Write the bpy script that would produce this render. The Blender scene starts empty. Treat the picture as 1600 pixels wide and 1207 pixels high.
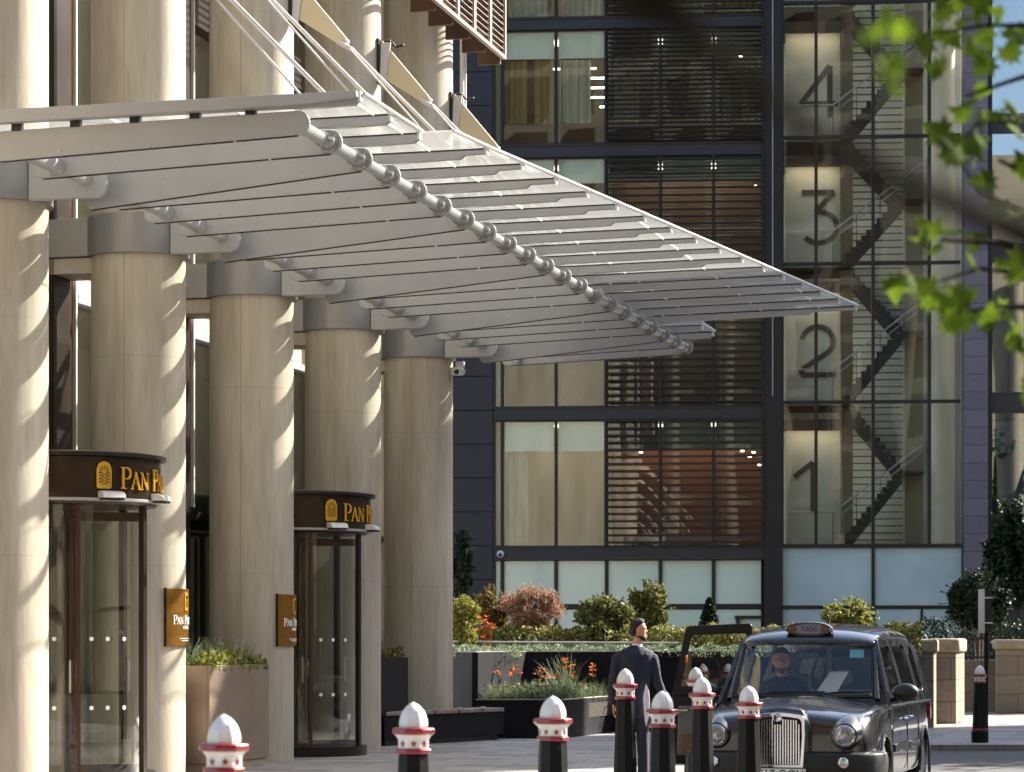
import bpy, bmesh, math, random
from mathutils import Vector, Matrix, noise
R = math.radians
sin, cos, pi = math.sin, math.cos, math.pi
scene = bpy.context.scene
C = scene.collection
# ------------------------------------------------------------ camera, sky, sun, exposure
F = 4200.0                      # focal length in pixels of the 1600 px wide photograph
EYE = 1.53
cam_d = bpy.data.cameras.new('camera')
cam = bpy.data.objects.new('camera', cam_d); C.objects.link(cam)
cam.location = (0, 0, EYE); cam.rotation_euler = (R(90), 0, 0)
cam_d.sensor_width = 36; cam_d.lens = F/1600*36
cam_d.shift_y = (1006-603.5)/1600
cam_d.clip_start = 0.5; cam_d.clip_end = 2000
cam_d.dof.use_dof = True; cam_d.dof.focus_distance = 33.0; cam_d.dof.aperture_fstop = 4.2
scene.camera = cam
SEL, SAZ = R(33.5), R(34)
SUN = Vector((cos(SAZ)*cos(SEL), sin(SAZ)*cos(SEL), sin(SEL)))      # direction to the sun
world = bpy.data.worlds.new('World'); scene.world = world; world.use_nodes = True
wn = world.node_tree
sky = wn.nodes.new('ShaderNodeTexSky'); sky.sky_type = 'NISHITA'; sky.sun_disc = False
sky.sun_elevation = SEL; sky.sun_rotation = math.atan2(SUN.x, SUN.y)
sky.air_density = 1.0; sky.dust_density = 2.0; sky.ozone_density = 1.0
bg = wn.nodes['Background']; bg.inputs['Strength'].default_value = 0.10
wn.links.new(sky.outputs[0], bg.inputs['Color'])
sl = bpy.data.lights.new('sun', 'SUN'); sl.energy = 5.0; sl.angle = R(0.5); sl.color = (1.0, 0.93, 0.82)
so = bpy.data.objects.new('sun', sl); C.objects.link(so)
so.rotation_euler = SUN.to_track_quat('Z', 'Y').to_euler(); so.location = (20, 0, 40)
scene.view_settings.view_transform = 'Standard'; scene.view_settings.look = 'None'
scene.view_settings.exposure = 1.98; scene.view_settings.gamma = 1
scene.cycles.max_bounces = 10; scene.cycles.transparent_max_bounces = 24
scene.cycles.sample_clamp_indirect = 4.0; scene.cycles.use_denoising = True
# ------------------------------------------------------------ frames: facade of the hotel (v out, u along, z up), far building, world
TH = math.atan(1075/F); CT, ST = cos(TH), sin(TH)
LC = 12.03
U0 = (22.83)/CT; DU = 0.938/CT                     # fin k stands at u = U0 + k*DU
def uk(k): return U0 + k*DU
MF = Matrix.Rotation(-TH, 4, 'Z'); MF.translation = Vector((-LC*CT, LC*ST, 0))
PH = math.atan(0.082); BX, BZ = 4.0, 84.0
MB_ = Matrix.Rotation(-PH, 4, 'Z'); MB_.translation = Vector((BX, BZ, 0))
FR = {'F': (MF, -TH), 'B': (MB_, -PH), 'W': (Matrix.Identity(4), 0.0)}
def wp(x, y, Z):                                    # a measured point: picture position and distance
    return Vector(((x-800)*Z/F, Z, EYE+(1006-y)*Z/F))
def bt(x):                                          # along-facade coordinate on the far building seen at picture x
    a = (x-800)/F
    Z = (BX*sin(PH)+BZ*cos(PH))/(a*sin(PH)+cos(PH))
    return (a*Z-BX)*cos(PH)-(Z-BZ)*sin(PH)
def bz(y, x=1050):
    a = (x-800)/F
    Z = (BX*sin(PH)+BZ*cos(PH))/(a*sin(PH)+cos(PH))
    return EYE+(1006-y)*Z/F
# ------------------------------------------------------------ materials
def lin(h):
    h = h.lstrip('#'); v = [int(h[i:i+2], 16)/255 for i in (0, 2, 4)]
    return tuple((c/12.92 if c <= 0.04045 else ((c+0.055)/1.055)**2.4) for c in v)
def newmat(name):
    m = bpy.data.materials.new(name); m.use_nodes = True
    nt = m.node_tree; return m, nt, nt.nodes['Principled BSDF']
def N(nt, t, **kw):
    n = nt.nodes.new(t)
    for k, v in kw.items():
        if k in n.inputs: n.inputs[k].default_value = v
        else: setattr(n, k, v)
    return n
def simple(name, col, rough=0.5, metal=0.0, var=0.12, vscale=3.0, bump=0.0, bscale=40.0, coat=0.0, spec=None, stretch=None):
    m, nt, b = newmat(name)
    c = col if not isinstance(col, str) else lin(col)
    b.inputs['Roughness'].default_value = rough; b.inputs['Metallic'].default_value = metal
    b.inputs['Coat Weight'].default_value = coat; b.inputs['Coat Roughness'].default_value = 0.04
    if spec is not None: b.inputs['Specular IOR Level'].default_value = spec
    tc = N(nt, 'ShaderNodeTexCoord'); src = tc.outputs['Object']
    if stretch:
        mp = N(nt, 'ShaderNodeMapping'); mp.inputs['Scale'].default_value = stretch
        nt.links.new(src, mp.inputs[0]); src = mp.outputs[0]
    nz = N(nt, 'ShaderNodeTexNoise', Scale=vscale, Detail=5.0, Roughness=0.65); nt.links.new(src, nz.inputs['Vector'])
    mx = N(nt, 'ShaderNodeMix', data_type='RGBA')
    mx.inputs['A'].default_value = tuple(max(0, x*(1-var)) for x in c)+(1,)
    mx.inputs['B'].default_value = tuple(min(1, x*(1+var)) for x in c)+(1,)
    mr = N(nt, 'ShaderNodeMapRange'); mr.inputs['From Min'].default_value = 0.32; mr.inputs['From Max'].default_value = 0.68
    nt.links.new(nz.outputs[0], mr.inputs[0]); nt.links.new(mr.outputs[0], mx.inputs['Factor'])
    nt.links.new(mx.outputs['Result'], b.inputs['Base Color'])
    r2 = N(nt, 'ShaderNodeMapRange'); r2.inputs['To Min'].default_value = max(0, rough-0.08); r2.inputs['To Max'].default_value = min(1, rough+0.08)
    nt.links.new(nz.outputs[0], r2.inputs[0]); nt.links.new(r2.outputs[0], b.inputs['Roughness'])
    if bump:
        n2 = N(nt, 'ShaderNodeTexNoise', Scale=bscale, Detail=4.0); nt.links.new(src, n2.inputs['Vector'])
        bp = N(nt, 'ShaderNodeBump', Strength=bump, Distance=0.02); nt.links.new(n2.outputs[0], bp.inputs['Height'])
        nt.links.new(bp.outputs[0], b.inputs['Normal'])
    return m
def foliage(name, c1, c2, c3, trans=0.35, rough=0.55, scale=1.5):
    m, nt, b = newmat(name)
    geo = N(nt, 'ShaderNodeNewGeometry')
    rp = N(nt, 'ShaderNodeValToRGB'); e = rp.color_ramp.elements
    e[0].color = tuple(lin(c1))+(1,); e[1].color = tuple(lin(c3))+(1,)
    k = e.new(0.5); k.color = tuple(lin(c2))+(1,)
    nt.links.new(geo.outputs['Random Per Island'], rp.inputs[0])
    nt.links.new(rp.outputs[0], b.inputs['Base Color']); b.inputs['Roughness'].default_value = rough; b.inputs['Specular IOR Level'].default_value = 0.18
    tr = N(nt, 'ShaderNodeBsdfTranslucent'); nt.links.new(rp.outputs[0], tr.inputs['Color'])
    mx = N(nt, 'ShaderNodeMixShader'); mx.inputs[0].default_value = trans
    nt.links.new(b.outputs[0], mx.inputs[1]); nt.links.new(tr.outputs[0], mx.inputs[2])
    nt.links.new(mx.outputs[0], nt.nodes['Material Output'].inputs[0])
    return m
def glass(name, tint=(0.8, 0.85, 0.83), refl=0.5, wave=0.0, rough=0.0, wscale=0.5, f0=0.06, stretch=(1, 1, 0.25)):
    """thin pane: part mirror, part clear; 'wave' bends the reflection as rolled glass does"""
    m, nt, b = newmat(name); nt.nodes.remove(b)
    tr = N(nt, 'ShaderNodeBsdfTransparent'); tr.inputs[0].default_value = tuple(tint)+(1,)
    gl = N(nt, 'ShaderNodeBsdfGlossy'); gl.inputs['Roughness'].default_value = rough; gl.inputs['Color'].default_value = (0.95, 0.97, 0.96, 1)
    lw = N(nt, 'ShaderNodeLayerWeight', Blend=0.35)
    mr = N(nt, 'ShaderNodeMapRange'); mr.inputs['To Min'].default_value = refl; mr.inputs['To Max'].default_value = min(1.0, refl+0.6)
    pw = N(nt, 'ShaderNodeMath', operation='POWER'); pw.inputs[1].default_value = 2.0
    nt.links.new(lw.outputs['Facing'], pw.inputs[0]); nt.links.new(pw.outputs[0], mr.inputs[0])
    mx = N(nt, 'ShaderNodeMixShader'); nt.links.new(mr.outputs[0], mx.inputs[0])
    nt.links.new(tr.outputs[0], mx.inputs[1]); nt.links.new(gl.outputs[0], mx.inputs[2])
    if wave:
        tc = N(nt, 'ShaderNodeTexCoord'); mp = N(nt, 'ShaderNodeMapping'); mp.inputs['Scale'].default_value = stretch
        nz = N(nt, 'ShaderNodeTexNoise', Scale=wscale, Detail=1.5)
        nt.links.new(tc.outputs['Object'], mp.inputs[0]); nt.links.new(mp.outputs[0], nz.inputs['Vector'])
        bp = N(nt, 'ShaderNodeBump', Strength=1.0, Distance=wave); nt.links.new(nz.outputs[0], bp.inputs['Height'])
        nt.links.new(bp.outputs[0], gl.inputs['Normal'])
    nt.links.new(mx.outputs[0], nt.nodes['Material Output'].inputs[0])
    return m
def chipped(m, amount=0.62, scale=38.0, col=(0.05, 0.045, 0.04)):
    nt = m.node_tree; b = nt.nodes['Principled BSDF']; l = b.inputs['Base Color'].links[0]; src = l.from_socket
    tc = N(nt, 'ShaderNodeTexCoord'); oi = N(nt, 'ShaderNodeObjectInfo'); va = N(nt, 'ShaderNodeVectorMath', operation='ADD')
    nt.links.new(tc.outputs['Object'], va.inputs[0]); nt.links.new(oi.outputs['Location'], va.inputs[1])
    nz = N(nt, 'ShaderNodeTexNoise', Scale=scale, Detail=6.0, Roughness=0.75); nt.links.new(va.outputs[0], nz.inputs['Vector'])
    mr = N(nt, 'ShaderNodeMapRange'); mr.inputs['From Min'].default_value = amount; mr.inputs['From Max'].default_value = amount+0.05; nt.links.new(nz.outputs[0], mr.inputs[0])
    mx = N(nt, 'ShaderNodeMix', data_type='RGBA'); mx.inputs['B'].default_value = tuple(col)+(1,)
    nt.links.new(mr.outputs[0], mx.inputs['Factor']); nt.links.new(src, mx.inputs['A']); nt.links.new(mx.outputs['Result'], b.inputs['Base Color'])
    return m
def emit(name, col, s):
    m, nt, b = newmat(name); c = lin(col)+(1,)
    b.inputs['Base Color'].default_value = c; b.inputs['Emission Color'].default_value = c; b.inputs['Emission Strength'].default_value = s
    return m
def concrete():
    m, nt, b = newmat('board marked concrete')
    tc = N(nt, 'ShaderNodeTexCoord'); sp = N(nt, 'ShaderNodeSeparateXYZ'); nt.links.new(tc.outputs['Object'], sp.inputs[0])
    at = N(nt, 'ShaderNodeMath', operation='ARCTAN2'); nt.links.new(sp.outputs['Y'], at.inputs[0]); nt.links.new(sp.outputs['X'], at.inputs[1])
    # two upright seams
    def seam(a):
        s = N(nt, 'ShaderNodeMath', operation='SUBTRACT'); s.inputs[1].default_value = a; nt.links.new(at.outputs[0], s.inputs[0])
        ab = N(nt, 'ShaderNodeMath', operation='ABSOLUTE'); nt.links.new(s.outputs[0], ab.inputs[0])
        l = N(nt, 'ShaderNodeMath', operation='LESS_THAN'); l.inputs[1].default_value = 0.011; nt.links.new(ab.outputs[0], l.inputs[0]); return l
    s1, s2 = seam(R(-85)), seam(R(95))
    ad = N(nt, 'ShaderNodeMath', operation='ADD'); nt.links.new(s1.outputs[0], ad.inputs[0]); nt.links.new(s2.outputs[0], ad.inputs[1])
    # lift joints
    md = N(nt, 'ShaderNodeMath', operation='MODULO'); md.inputs[1].default_value = 2.42; nt.links.new(sp.outputs['Z'], md.inputs[0])
    lj = N(nt, 'ShaderNodeMath', operation='LESS_THAN'); lj.inputs[1].default_value = 0.008; nt.links.new(md.outputs[0], lj.inputs[0])
    mp = N(nt, 'ShaderNodeMapping'); mp.inputs['Scale'].default_value = (1.0, 1.0, 0.16); nt.links.new(tc.outputs['Object'], mp.inputs[0])
    oi = N(nt, 'ShaderNodeObjectInfo'); mul = N(nt, 'ShaderNodeMath', operation='MULTIPLY'); mul.inputs[1].default_value = 40; nt.links.new(oi.outputs['Random'], mul.inputs[0])
    va = N(nt, 'ShaderNodeVectorMath', operation='ADD'); nt.links.new(mp.outputs[0], va.inputs[0]); nt.links.new(mul.outputs[0], va.inputs[1])
    n1 = N(nt, 'ShaderNodeTexNoise', Scale=2.2, Detail=6.0, Roughness=0.6); nt.links.new(va.outputs[0], n1.inputs['Vector'])
    n2 = N(nt, 'ShaderNodeTexNoise', Scale=16.0, Detail=4.0, Roughness=0.7); nt.links.new(va.outputs[0], n2.inputs['Vector'])
    rp = N(nt, 'ShaderNodeValToRGB'); e = rp.color_ramp.elements
    e[0].position = 0.3; e[0].color = (0.30, 0.256, 0.19, 1); e[1].position = 0.72; e[1].color = (0.52, 0.455, 0.352, 1)
    nt.links.new(n1.outputs[0], rp.inputs[0])
    mx = N(nt, 'ShaderNodeMix', data_type='RGBA', blend_type='MULTIPLY'); mx.inputs['Factor'].default_value = 0.3
    rp2 = N(nt, 'ShaderNodeValToRGB'); rp2.color_ramp.elements[0].position = 0.35; rp2.color_ramp.elements[0].color = (0.75, 0.73, 0.7, 1); rp2.color_ramp.elements[1].position = 0.6
    nt.links.new(n2.outputs[0], rp2.inputs[0]); nt.links.new(rp.outputs[0], mx.inputs['A']); nt.links.new(rp2.outputs[0], mx.inputs['B'])
    m2 = N(nt, 'ShaderNodeMix', data_type='RGBA'); m2.inputs['B'].default_value = (0.2, 0.16, 0.11, 1)
    sm = N(nt, 'ShaderNodeMath', operation='MULTIPLY'); sm.inputs[1].default_value = 0.55; nt.links.new(ad.outputs[0], sm.inputs[0])
    nt.links.new(sm.outputs[0], m2.inputs['Factor']); nt.links.new(mx.outputs['Result'], m2.inputs['A'])
    m3 = N(nt, 'ShaderNodeMix', data_type='RGBA'); m3.inputs['B'].default_value = (0.25, 0.21, 0.15, 1)
    s3 = N(nt, 'ShaderNodeMath', operation='MULTIPLY'); s3.inputs[1].default_value = 0.5; nt.links.new(lj.outputs[0], s3.inputs[0])
    nt.links.new(s3.outputs[0], m3.inputs['Factor']); nt.links.new(m2.outputs['Result'], m3.inputs['A'])
    # old rain streaks running down the shaft
    mq = N(nt, 'ShaderNodeMapping'); mq.inputs['Scale'].default_value = (7.0, 7.0, 0.22); nt.links.new(va.outputs[0], mq.inputs[0])
    mz = N(nt, 'ShaderNodeMapping'); mz.inputs['Scale'].default_value = (7.0, 7.0, 0.5); nt.links.new(tc.outputs['Object'], mz.inputs[0])
    n4 = N(nt, 'ShaderNodeTexNoise', Scale=1.6, Detail=4.0, Roughness=0.6); nt.links.new(mz.outputs[0], n4.inputs['Vector'])
    r4 = N(nt, 'ShaderNodeMapRange'); r4.inputs['From Min'].default_value = 0.55; r4.inputs['From Max'].default_value = 0.75; r4.inputs['To Max'].default_value = 0.38; nt.links.new(n4.outputs[0], r4.inputs[0])
    m4 = N(nt, 'ShaderNodeMix', data_type='RGBA'); m4.inputs['B'].default_value = (0.20, 0.17, 0.125, 1); nt.links.new(r4.outputs[0], m4.inputs['Factor']); nt.links.new(m3.outputs['Result'], m4.inputs['A'])
    nt.links.new(m4.outputs['Result'], b.inputs['Base Color']); b.inputs['Roughness'].default_value = 0.75
    bp = N(nt, 'ShaderNodeBump', Strength=0.25, Distance=0.01); nt.links.new(n2.outputs[0], bp.inputs['Height']); nt.links.new(bp.outputs[0], b.inputs['Normal'])
    return m
def blocks(name, c1, c2, mortar, sx, sz, msize=0.012, rough=0.7, off=0.0, axis='XZ', bias=0.0, bump=0.3):
    m, nt, b = newmat(name)
    tc = N(nt, 'ShaderNodeTexCoord'); sp = N(nt, 'ShaderNodeSeparateXYZ'); nt.links.new(tc.outputs['Object'], sp.inputs[0])
    cb = N(nt, 'ShaderNodeCombineXYZ')
    if axis == 'XYZ':
        ad = N(nt, 'ShaderNodeMath', operation='ADD'); nt.links.new(sp.outputs['X'], ad.inputs[0]); nt.links.new(sp.outputs['Y'], ad.inputs[1])
        nt.links.new(ad.outputs[0], cb.inputs['X']); nt.links.new(sp.outputs['Z'], cb.inputs['Y'])
    else:
        nt.links.new(sp.outputs[axis[0]], cb.inputs['X']); nt.links.new(sp.outputs[axis[1]], cb.inputs['Y'])
    br = N(nt, 'ShaderNodeTexBrick'); br.offset = off
    br.inputs['Color1'].default_value = lin(c1)+(1,); br.inputs['Color2'].default_value = lin(c2)+(1,); br.inputs['Mortar'].default_value = lin(mortar)+(1,)
    br.inputs['Scale'].default_value = 1.0; br.inputs['Brick Width'].default_value = sx; br.inputs['Row Height'].default_value = sz
    br.inputs['Mortar Size'].default_value = msize; br.inputs['Bias'].default_value = bias
    nt.links.new(cb.outputs[0], br.inputs['Vector'])
    nz = N(nt, 'ShaderNodeTexNoise', Scale=9.0, Detail=6.0, Roughness=0.7); nt.links.new(tc.outputs['Object'], nz.inputs['Vector'])
    rp = N(nt, 'ShaderNodeValToRGB'); rp.color_ramp.elements[0].position = 0.3; rp.color_ramp.elements[0].color = (0.68, 0.68, 0.68, 1); rp.color_ramp.elements[1].position = 0.7
    nt.links.new(nz.outputs[0], rp.inputs[0])
    mx = N(nt, 'ShaderNodeMix', data_type='RGBA', blend_type='MULTIPLY'); mx.inputs['Factor'].default_value = 0.8
    nt.links.new(br.outputs['Color'], mx.inputs['A']); nt.links.new(rp.outputs[0], mx.inputs['B'])
    nt.links.new(mx.outputs['Result'], b.inputs['Base Color']); b.inputs['Roughness'].default_value = rough
    bp = N(nt, 'ShaderNodeBump', Strength=bump, Distance=0.02); nt.links.new(br.outputs['Fac'], bp.inputs['Height']); bp.invert = True
    nt.links.new(bp.outputs[0], b.inputs['Normal'])
    return m
def frit():
    """roof glass with a fine printed line pattern across it"""
    m, nt, b = newmat('fritted roof glass'); nt.nodes.remove(b)
    tc = N(nt, 'ShaderNodeTexCoord'); sp = N(nt, 'ShaderNodeSeparateXYZ'); nt.links.new(tc.outputs['Object'], sp.inputs[0])
    mu = N(nt, 'ShaderNodeMath', operation='MULTIPLY'); mu.inputs[1].default_value = 30.0; nt.links.new(sp.outputs['X'], mu.inputs[0])
    fr = N(nt, 'ShaderNodeMath', operation='FRACT'); nt.links.new(mu.outputs[0], fr.inputs[0])
    lt = N(nt, 'ShaderNodeMath', operation='LESS_THAN'); lt.inputs[1].default_value = 0.34; nt.links.new(fr.outputs[0], lt.inputs[0])
    tl = N(nt, 'ShaderNodeBsdfTranslucent'); tl.inputs[0].default_value = (0.9, 0.9, 0.88, 1)
    df = N(nt, 'ShaderNodeBsdfDiffuse'); df.inputs[0].default_value = (0.85, 0.85, 0.83, 1)
    dd = N(nt, 'ShaderNodeMixShader'); dd.inputs[0].default_value = 0.6; nt.links.new(df.outputs[0], dd.inputs[1]); nt.links.new(tl.outputs[0], dd.inputs[2])
    tr = N(nt, 'ShaderNodeBsdfTransparent'); tr.inputs[0].default_value = (0.97, 0.985, 0.975, 1)
    gl = N(nt, 'ShaderNodeBsdfGlossy'); gl.inputs['Roughness'].default_value = 0.02
    lw = N(nt, 'ShaderNodeLayerWeight', Blend=0.5)
    pw = N(nt, 'ShaderNodeMath', operation='POWER'); pw.inputs[1].default_value = 4.0; nt.links.new(lw.outputs['Facing'], pw.inputs[0])
    g2 = N(nt, 'ShaderNodeMixShader'); nt.links.new(pw.outputs[0], g2.inputs[0]); nt.links.new(tr.outputs[0], g2.inputs[1]); nt.links.new(gl.outputs[0], g2.inputs[2])
    ff = N(nt, 'ShaderNodeMath', operation='MULTIPLY_ADD'); ff.inputs[1].default_value = 0.27; ff.inputs[2].default_value = 0.035; nt.links.new(lt.outputs[0], ff.inputs[0])
    og = N(nt, 'ShaderNodeMath', operation='GREATER_THAN'); og.inputs[1].default_value = 3.95; nt.links.new(sp.outputs['X'], og.inputs[0])
    o2 = N(nt, 'ShaderNodeMath', operation='MULTIPLY_ADD'); o2.inputs[1].default_value = 0.0; nt.links.new(og.outputs[0], o2.inputs[0]); nt.links.new(ff.outputs[0], o2.inputs[2])
    mx = N(nt, 'ShaderNodeMixShader'); nt.links.new(o2.outputs[0], mx.inputs[0]); nt.links.new(g2.outputs[0], mx.inputs[1]); nt.links.new(dd.outputs[0], mx.inputs[2])
    nt.links.new(mx.outputs[0], nt.nodes['Material Output'].inputs[0])
    return m
M = {}
M['concrete'] = concrete()
M['silver'] = simple('silver painted aluminium', '#969696', 0.42, 0.12, 0.05, 2.0, 0.03, 120, stretch=(1, 1, 1))
M['silver_collar'] = simple('satin collar metal', '#85827f', 0.36, 0.45, 0.06, 2.0)
M['steel'] = simple('brushed steel tube', '#a9a8a6', 0.35, 0.35, 0.06, 3.0)
M['steel_white'] = simple('white painted steel', '#c4c0be', 0.4, 0.0, 0.04, 3.0)
M['cream'] = simple('cream painted steel', '#cdbd9c', 0.45, 0.0, 0.04, 2.0)
M['frit'] = frit()
M['bronze'] = simple('dark bronze metal', '#4a3220', 0.34, 0.5, 0.12, 2.0)
M['bronze_drum'] = simple('dark bronze drum cladding', '#352618', 0.3, 0.5, 0.12, 2.0)
M['bronze_dark'] = simple('blackened bronze', '#2a211a', 0.35, 0.5, 0.12, 2.0)
M['gold'] = simple('polished gold leaf metal', '#f2b838', 0.25, 0.55, 0.08, 9.0)
M['gold_plate'] = simple('brushed gold bronze plate', '#8a5f1e', 0.32, 0.6, 0.1, 3.0, stretch=(1, 1, 8))
M['brown_shade'] = simple('brown coated louvre', '#4a3424', 0.5, 0.2, 0.1, 2.0)
M['louvre_edge'] = simple('pale louvre frame and sunlit blade edge', '#b9a898', 0.45, 0.3, 0.06, 2.0)
M['dark_frame'] = simple('near black window frame', '#131317', 0.4, 0.3, 0.1, 1.0)
M['spandrel'] = simple('blue grey spandrel metal', '#25252a', 0.45, 0.2, 0.15, 0.7)
M['cladding'] = simple('dark slate blue cladding', '#1b1c25', 0.45, 0.1, 0.16, 0.5)
M['dark_joint'] = simple('joint shadow gap', '#0b0b10', 0.8)
M['planter_dark'] = simple('charcoal powder coat', '#17161a', 0.65, 0.0, 0.12, 1.2, spec=0.12)
M['planter_light'] = simple('bead blasted steel planter', '#837262', 0.45, 0.35, 0.12, 1.5)
M['soil'] = simple('dark soil', '#2a2018', 0.95, 0, 0.3, 8.0, 0.6, 30)
M['black_iron'] = simple('gloss black cast iron', '#030303', 0.42, 0, 0.15, 2.0, 0.05, 12, spec=0.22)
M['bollard_white'] = simple('white gloss paint', '#d6d4d0', 0.35, 0, 0.09, 18.0, 0.08, 30, coat=0.2)
M['bollard_red'] = simple('signal red gloss paint', '#7d0c1c', 0.28, 0, 0.1, 5.0, coat=0.4)
chipped(M['bollard_white'], 0.63, 30.0, (0.16, 0.13, 0.11)); chipped(M['bollard_red'], 0.64, 34.0); chipped(M['black_iron'], 0.63, 26.0, (0.07, 0.065, 0.06))
M['wood'] = simple('weathered hardwood slats', '#7c6c62', 0.6, 0, 0.2, 4.0, 0.2, 30, stretch=(1, 8, 8))
M['sandstone'] = blocks('sandstone blocks', '#8a7c68', '#7c6e5b', '#564b3d', 0.95, 0.42, 0.008, 0.8, 0.5, 'XYZ')
M['sandcap'] = simple('sandstone coping', '#94856c', 0.8, 0, 0.18, 5.0, 0.4, 25)
M['granite'] = blocks('mauve granite blocks', '#69616c', '#5d5560', '#3a343e', 3.0, 0.545, 0.012, 0.55, 0.0, 'XZ')
M['bark'] = simple('plane tree bark', '#16150f', 0.95, 0, 0.35, 6.0, 0.6, 25, spec=0.05)
M['rubber'] = simple('tyre rubber', '#101010', 0.8, 0, 0.15, 8.0)
M['chrome'] = simple('chrome', '#d8dadc', 0.08, 1.0, 0.02, 3.0)
M['dark_plastic'] = simple('black trim plastic', '#121213', 0.5, 0, 0.15, 5.0)
M['railing'] = simple('dark railing', '#1a1c1c', 0.5)
# ------------------------------------------------------------ mesh building
ORG = {}
class MB:
    def __init__(s): s.v = []; s.f = []; s.sm = []
    def add(s, vs, fs, smooth=False):
        o = len(s.v); s.v += [tuple(p) for p in vs]; s.f += [tuple(i+o for i in q) for q in fs]; s.sm += [smooth]*len(fs); return s
    def box(s, x0, x1, y0, y1, z0, z1, T=None):
        if x0 > x1: x0, x1 = x1, x0
        if y0 > y1: y0, y1 = y1, y0
        if z0 > z1: z0, z1 = z1, z0
        vs = [Vector(p) for p in ((x0,y0,z0),(x1,y0,z0),(x1,y1,z0),(x0,y1,z0),(x0,y0,z1),(x1,y0,z1),(x1,y1,z1),(x0,y1,z1))]
        if T: vs = [T @ p for p in vs]
        return s.add(vs, [(0,3,2,1),(4,5,6,7),(0,1,5,4),(1,2,6,5),(2,3,7,6),(3,0,4,7)])
    def prism(s, poly, d0, d1, axis='y', T=None, smooth=False):
        """poly in the plane across axis, extruded from d0 to d1"""
        def P(a, b, d):
            return Vector((a, d, b)) if axis == 'y' else (Vector((d, a, b)) if axis == 'x' else Vector((a, b, d)))
        n = len(poly); vs = [P(a, b, d0) for a, b in poly]+[P(a, b, d1) for a, b in poly]
        if T: vs = [T @ p for p in vs]
        fs = [tuple(range(n)), tuple(range(2*n-1, n-1, -1))]
        s.add(vs, fs); o = len(s.v)-2*n
        for i in range(n):
            j = (i+1) % n; s.f.append((o+i, o+n+i, o+n+j, o+j)); s.sm.append(smooth)
        return s
    def tube(s, a, b, r, n=12, r2=None, caps=True, smooth=True):
        return s.path([a, b], [r, r if r2 is None else r2], n, caps, smooth)
    def path(s, pts, rs, n=10, caps=True, smooth=True, squash=None):
        pts = [Vector(p) for p in pts]
        if not isinstance(rs, (list, tuple)): rs = [rs]*len(pts)
        up = None; o = len(s.v)
        for i, p in enumerate(pts):
            d = (pts[min(i+1, len(pts)-1)]-pts[max(i-1, 0)]).normalized()
            if up is None:
                up = Vector((0, 0, 1)) if abs(d.z) < 0.9 else Vector((0, 1, 0))
            x = d.cross(up).normalized(); y = x.cross(d).normalized(); up = y
            for k in range(n):
                a = 2*pi*k/n; s.v.append(tuple(p+(x*cos(a)+y*sin(a)*(squash or 1))*rs[i]))
        for i in range(len(pts)-1):
            for k in range(n):
                l = (k+1) % n; s.f.append((o+i*n+k, o+i*n+l, o+(i+1)*n+l, o+(i+1)*n+k)); s.sm.append(smooth)
        if caps:
            s.f.append(tuple(o+k for k in range(n-1, -1, -1))); s.sm.append(False)
            q = o+(len(pts)-1)*n; s.f.append(tuple(q+k for k in range(n))); s.sm.append(False)
        return s
    def lathe(s, prof, c=(0, 0, 0), n=32, a0=0, a1=2*pi, smooth=True, T=None, caps=True):
        """prof: (radius, z) list from bottom to top"""
        full = abs(a1-a0-2*pi) < 1e-6; m = n if full else n+1; o = len(s.v)
        for r, z in prof:
            for k in range(m):
                a = a0+(a1-a0)*k/n; p = Vector((c[0]+r*cos(a), c[1]+r*sin(a), c[2]+z))
                s.v.append(tuple(T @ p if T else p))
        for i in range(len(prof)-1):
            for k in range(n):
                l = (k+1) % m; s.f.append((o+i*m+k, o+i*m+l, o+(i+1)*m+l, o+(i+1)*m+k)); s.sm.append(smooth)
        if full and caps:
            if prof[0][0] > 1e-5: s.f.append(tuple(o+k for k in range(m-1, -1, -1))); s.sm.append(False)
            if prof[-1][0] > 1e-5: s.f.append(tuple(o+(len(prof)-1)*m+k for k in range(m))); s.sm.append(False)
        return s
    def rings(s, rr, caps=True, smooth=True, closed=True):
        """rr: list of equal-length point loops, skinned together"""
        n = len(rr[0]); o = len(s.v)
        for r in rr: s.v += [tuple(p) for p in r]
        for i in range(len(rr)-1):
            for k in range(n if closed else n-1):
                l = (k+1) % n; s.f.append((o+i*n+k, o+i*n+l, o+(i+1)*n+l, o+(i+1)*n+k)); s.sm.append(smooth)
        if caps and closed:
            s.f.append(tuple(o+k for k in range(n-1, -1, -1))); s.sm.append(False)
            q = o+(len(rr)-1)*n; s.f.append(tuple(q+k for k in range(n))); s.sm.append(False)
        return s
    def ball(s, c, r, n=12, sc=(1, 1, 1)):
        prof = [(r*sin(pi*i/n)*1.0 if 0 < i < n else 1e-6, -r*cos(pi*i/n)) for i in range(n+1)]
        T = Matrix.Translation(Vector(c)) @ Matrix.Diagonal((sc[0], sc[1], sc[2], 1))
        return s.lathe(prof, (0, 0, 0), max(8, n), T=T)
    def build(s, name, mat, parent=None, bevel=0, frame=None, origin=None, **tags):
        """links everything collected as ONE mesh object; without a parent it is a thing of its own"""
        me = bpy.data.meshes.new(name)
        if parent is not None: og = ORG.get(parent.name, Vector((0, 0, 0)))
        else: og = Vector(origin or (0, 0, 0))
        me.from_pydata([(p[0]-og.x, p[1]-og.y, p[2]-og.z) for p in s.v], [], s.f)
        me.polygons.foreach_set('use_smooth', s.sm); me.update()
        bm = bmesh.new(); bm.from_mesh(me); bmesh.ops.recalc_face_normals(bm, faces=bm.faces); bm.to_mesh(me); bm.free()
        me.set_sharp_from_angle(angle=R(38))
        me.materials.append(mat if not isinstance(mat, str) else M[mat])
        o = bpy.data.objects.new(name, me); C.objects.link(o); ORG[o.name] = og
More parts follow.
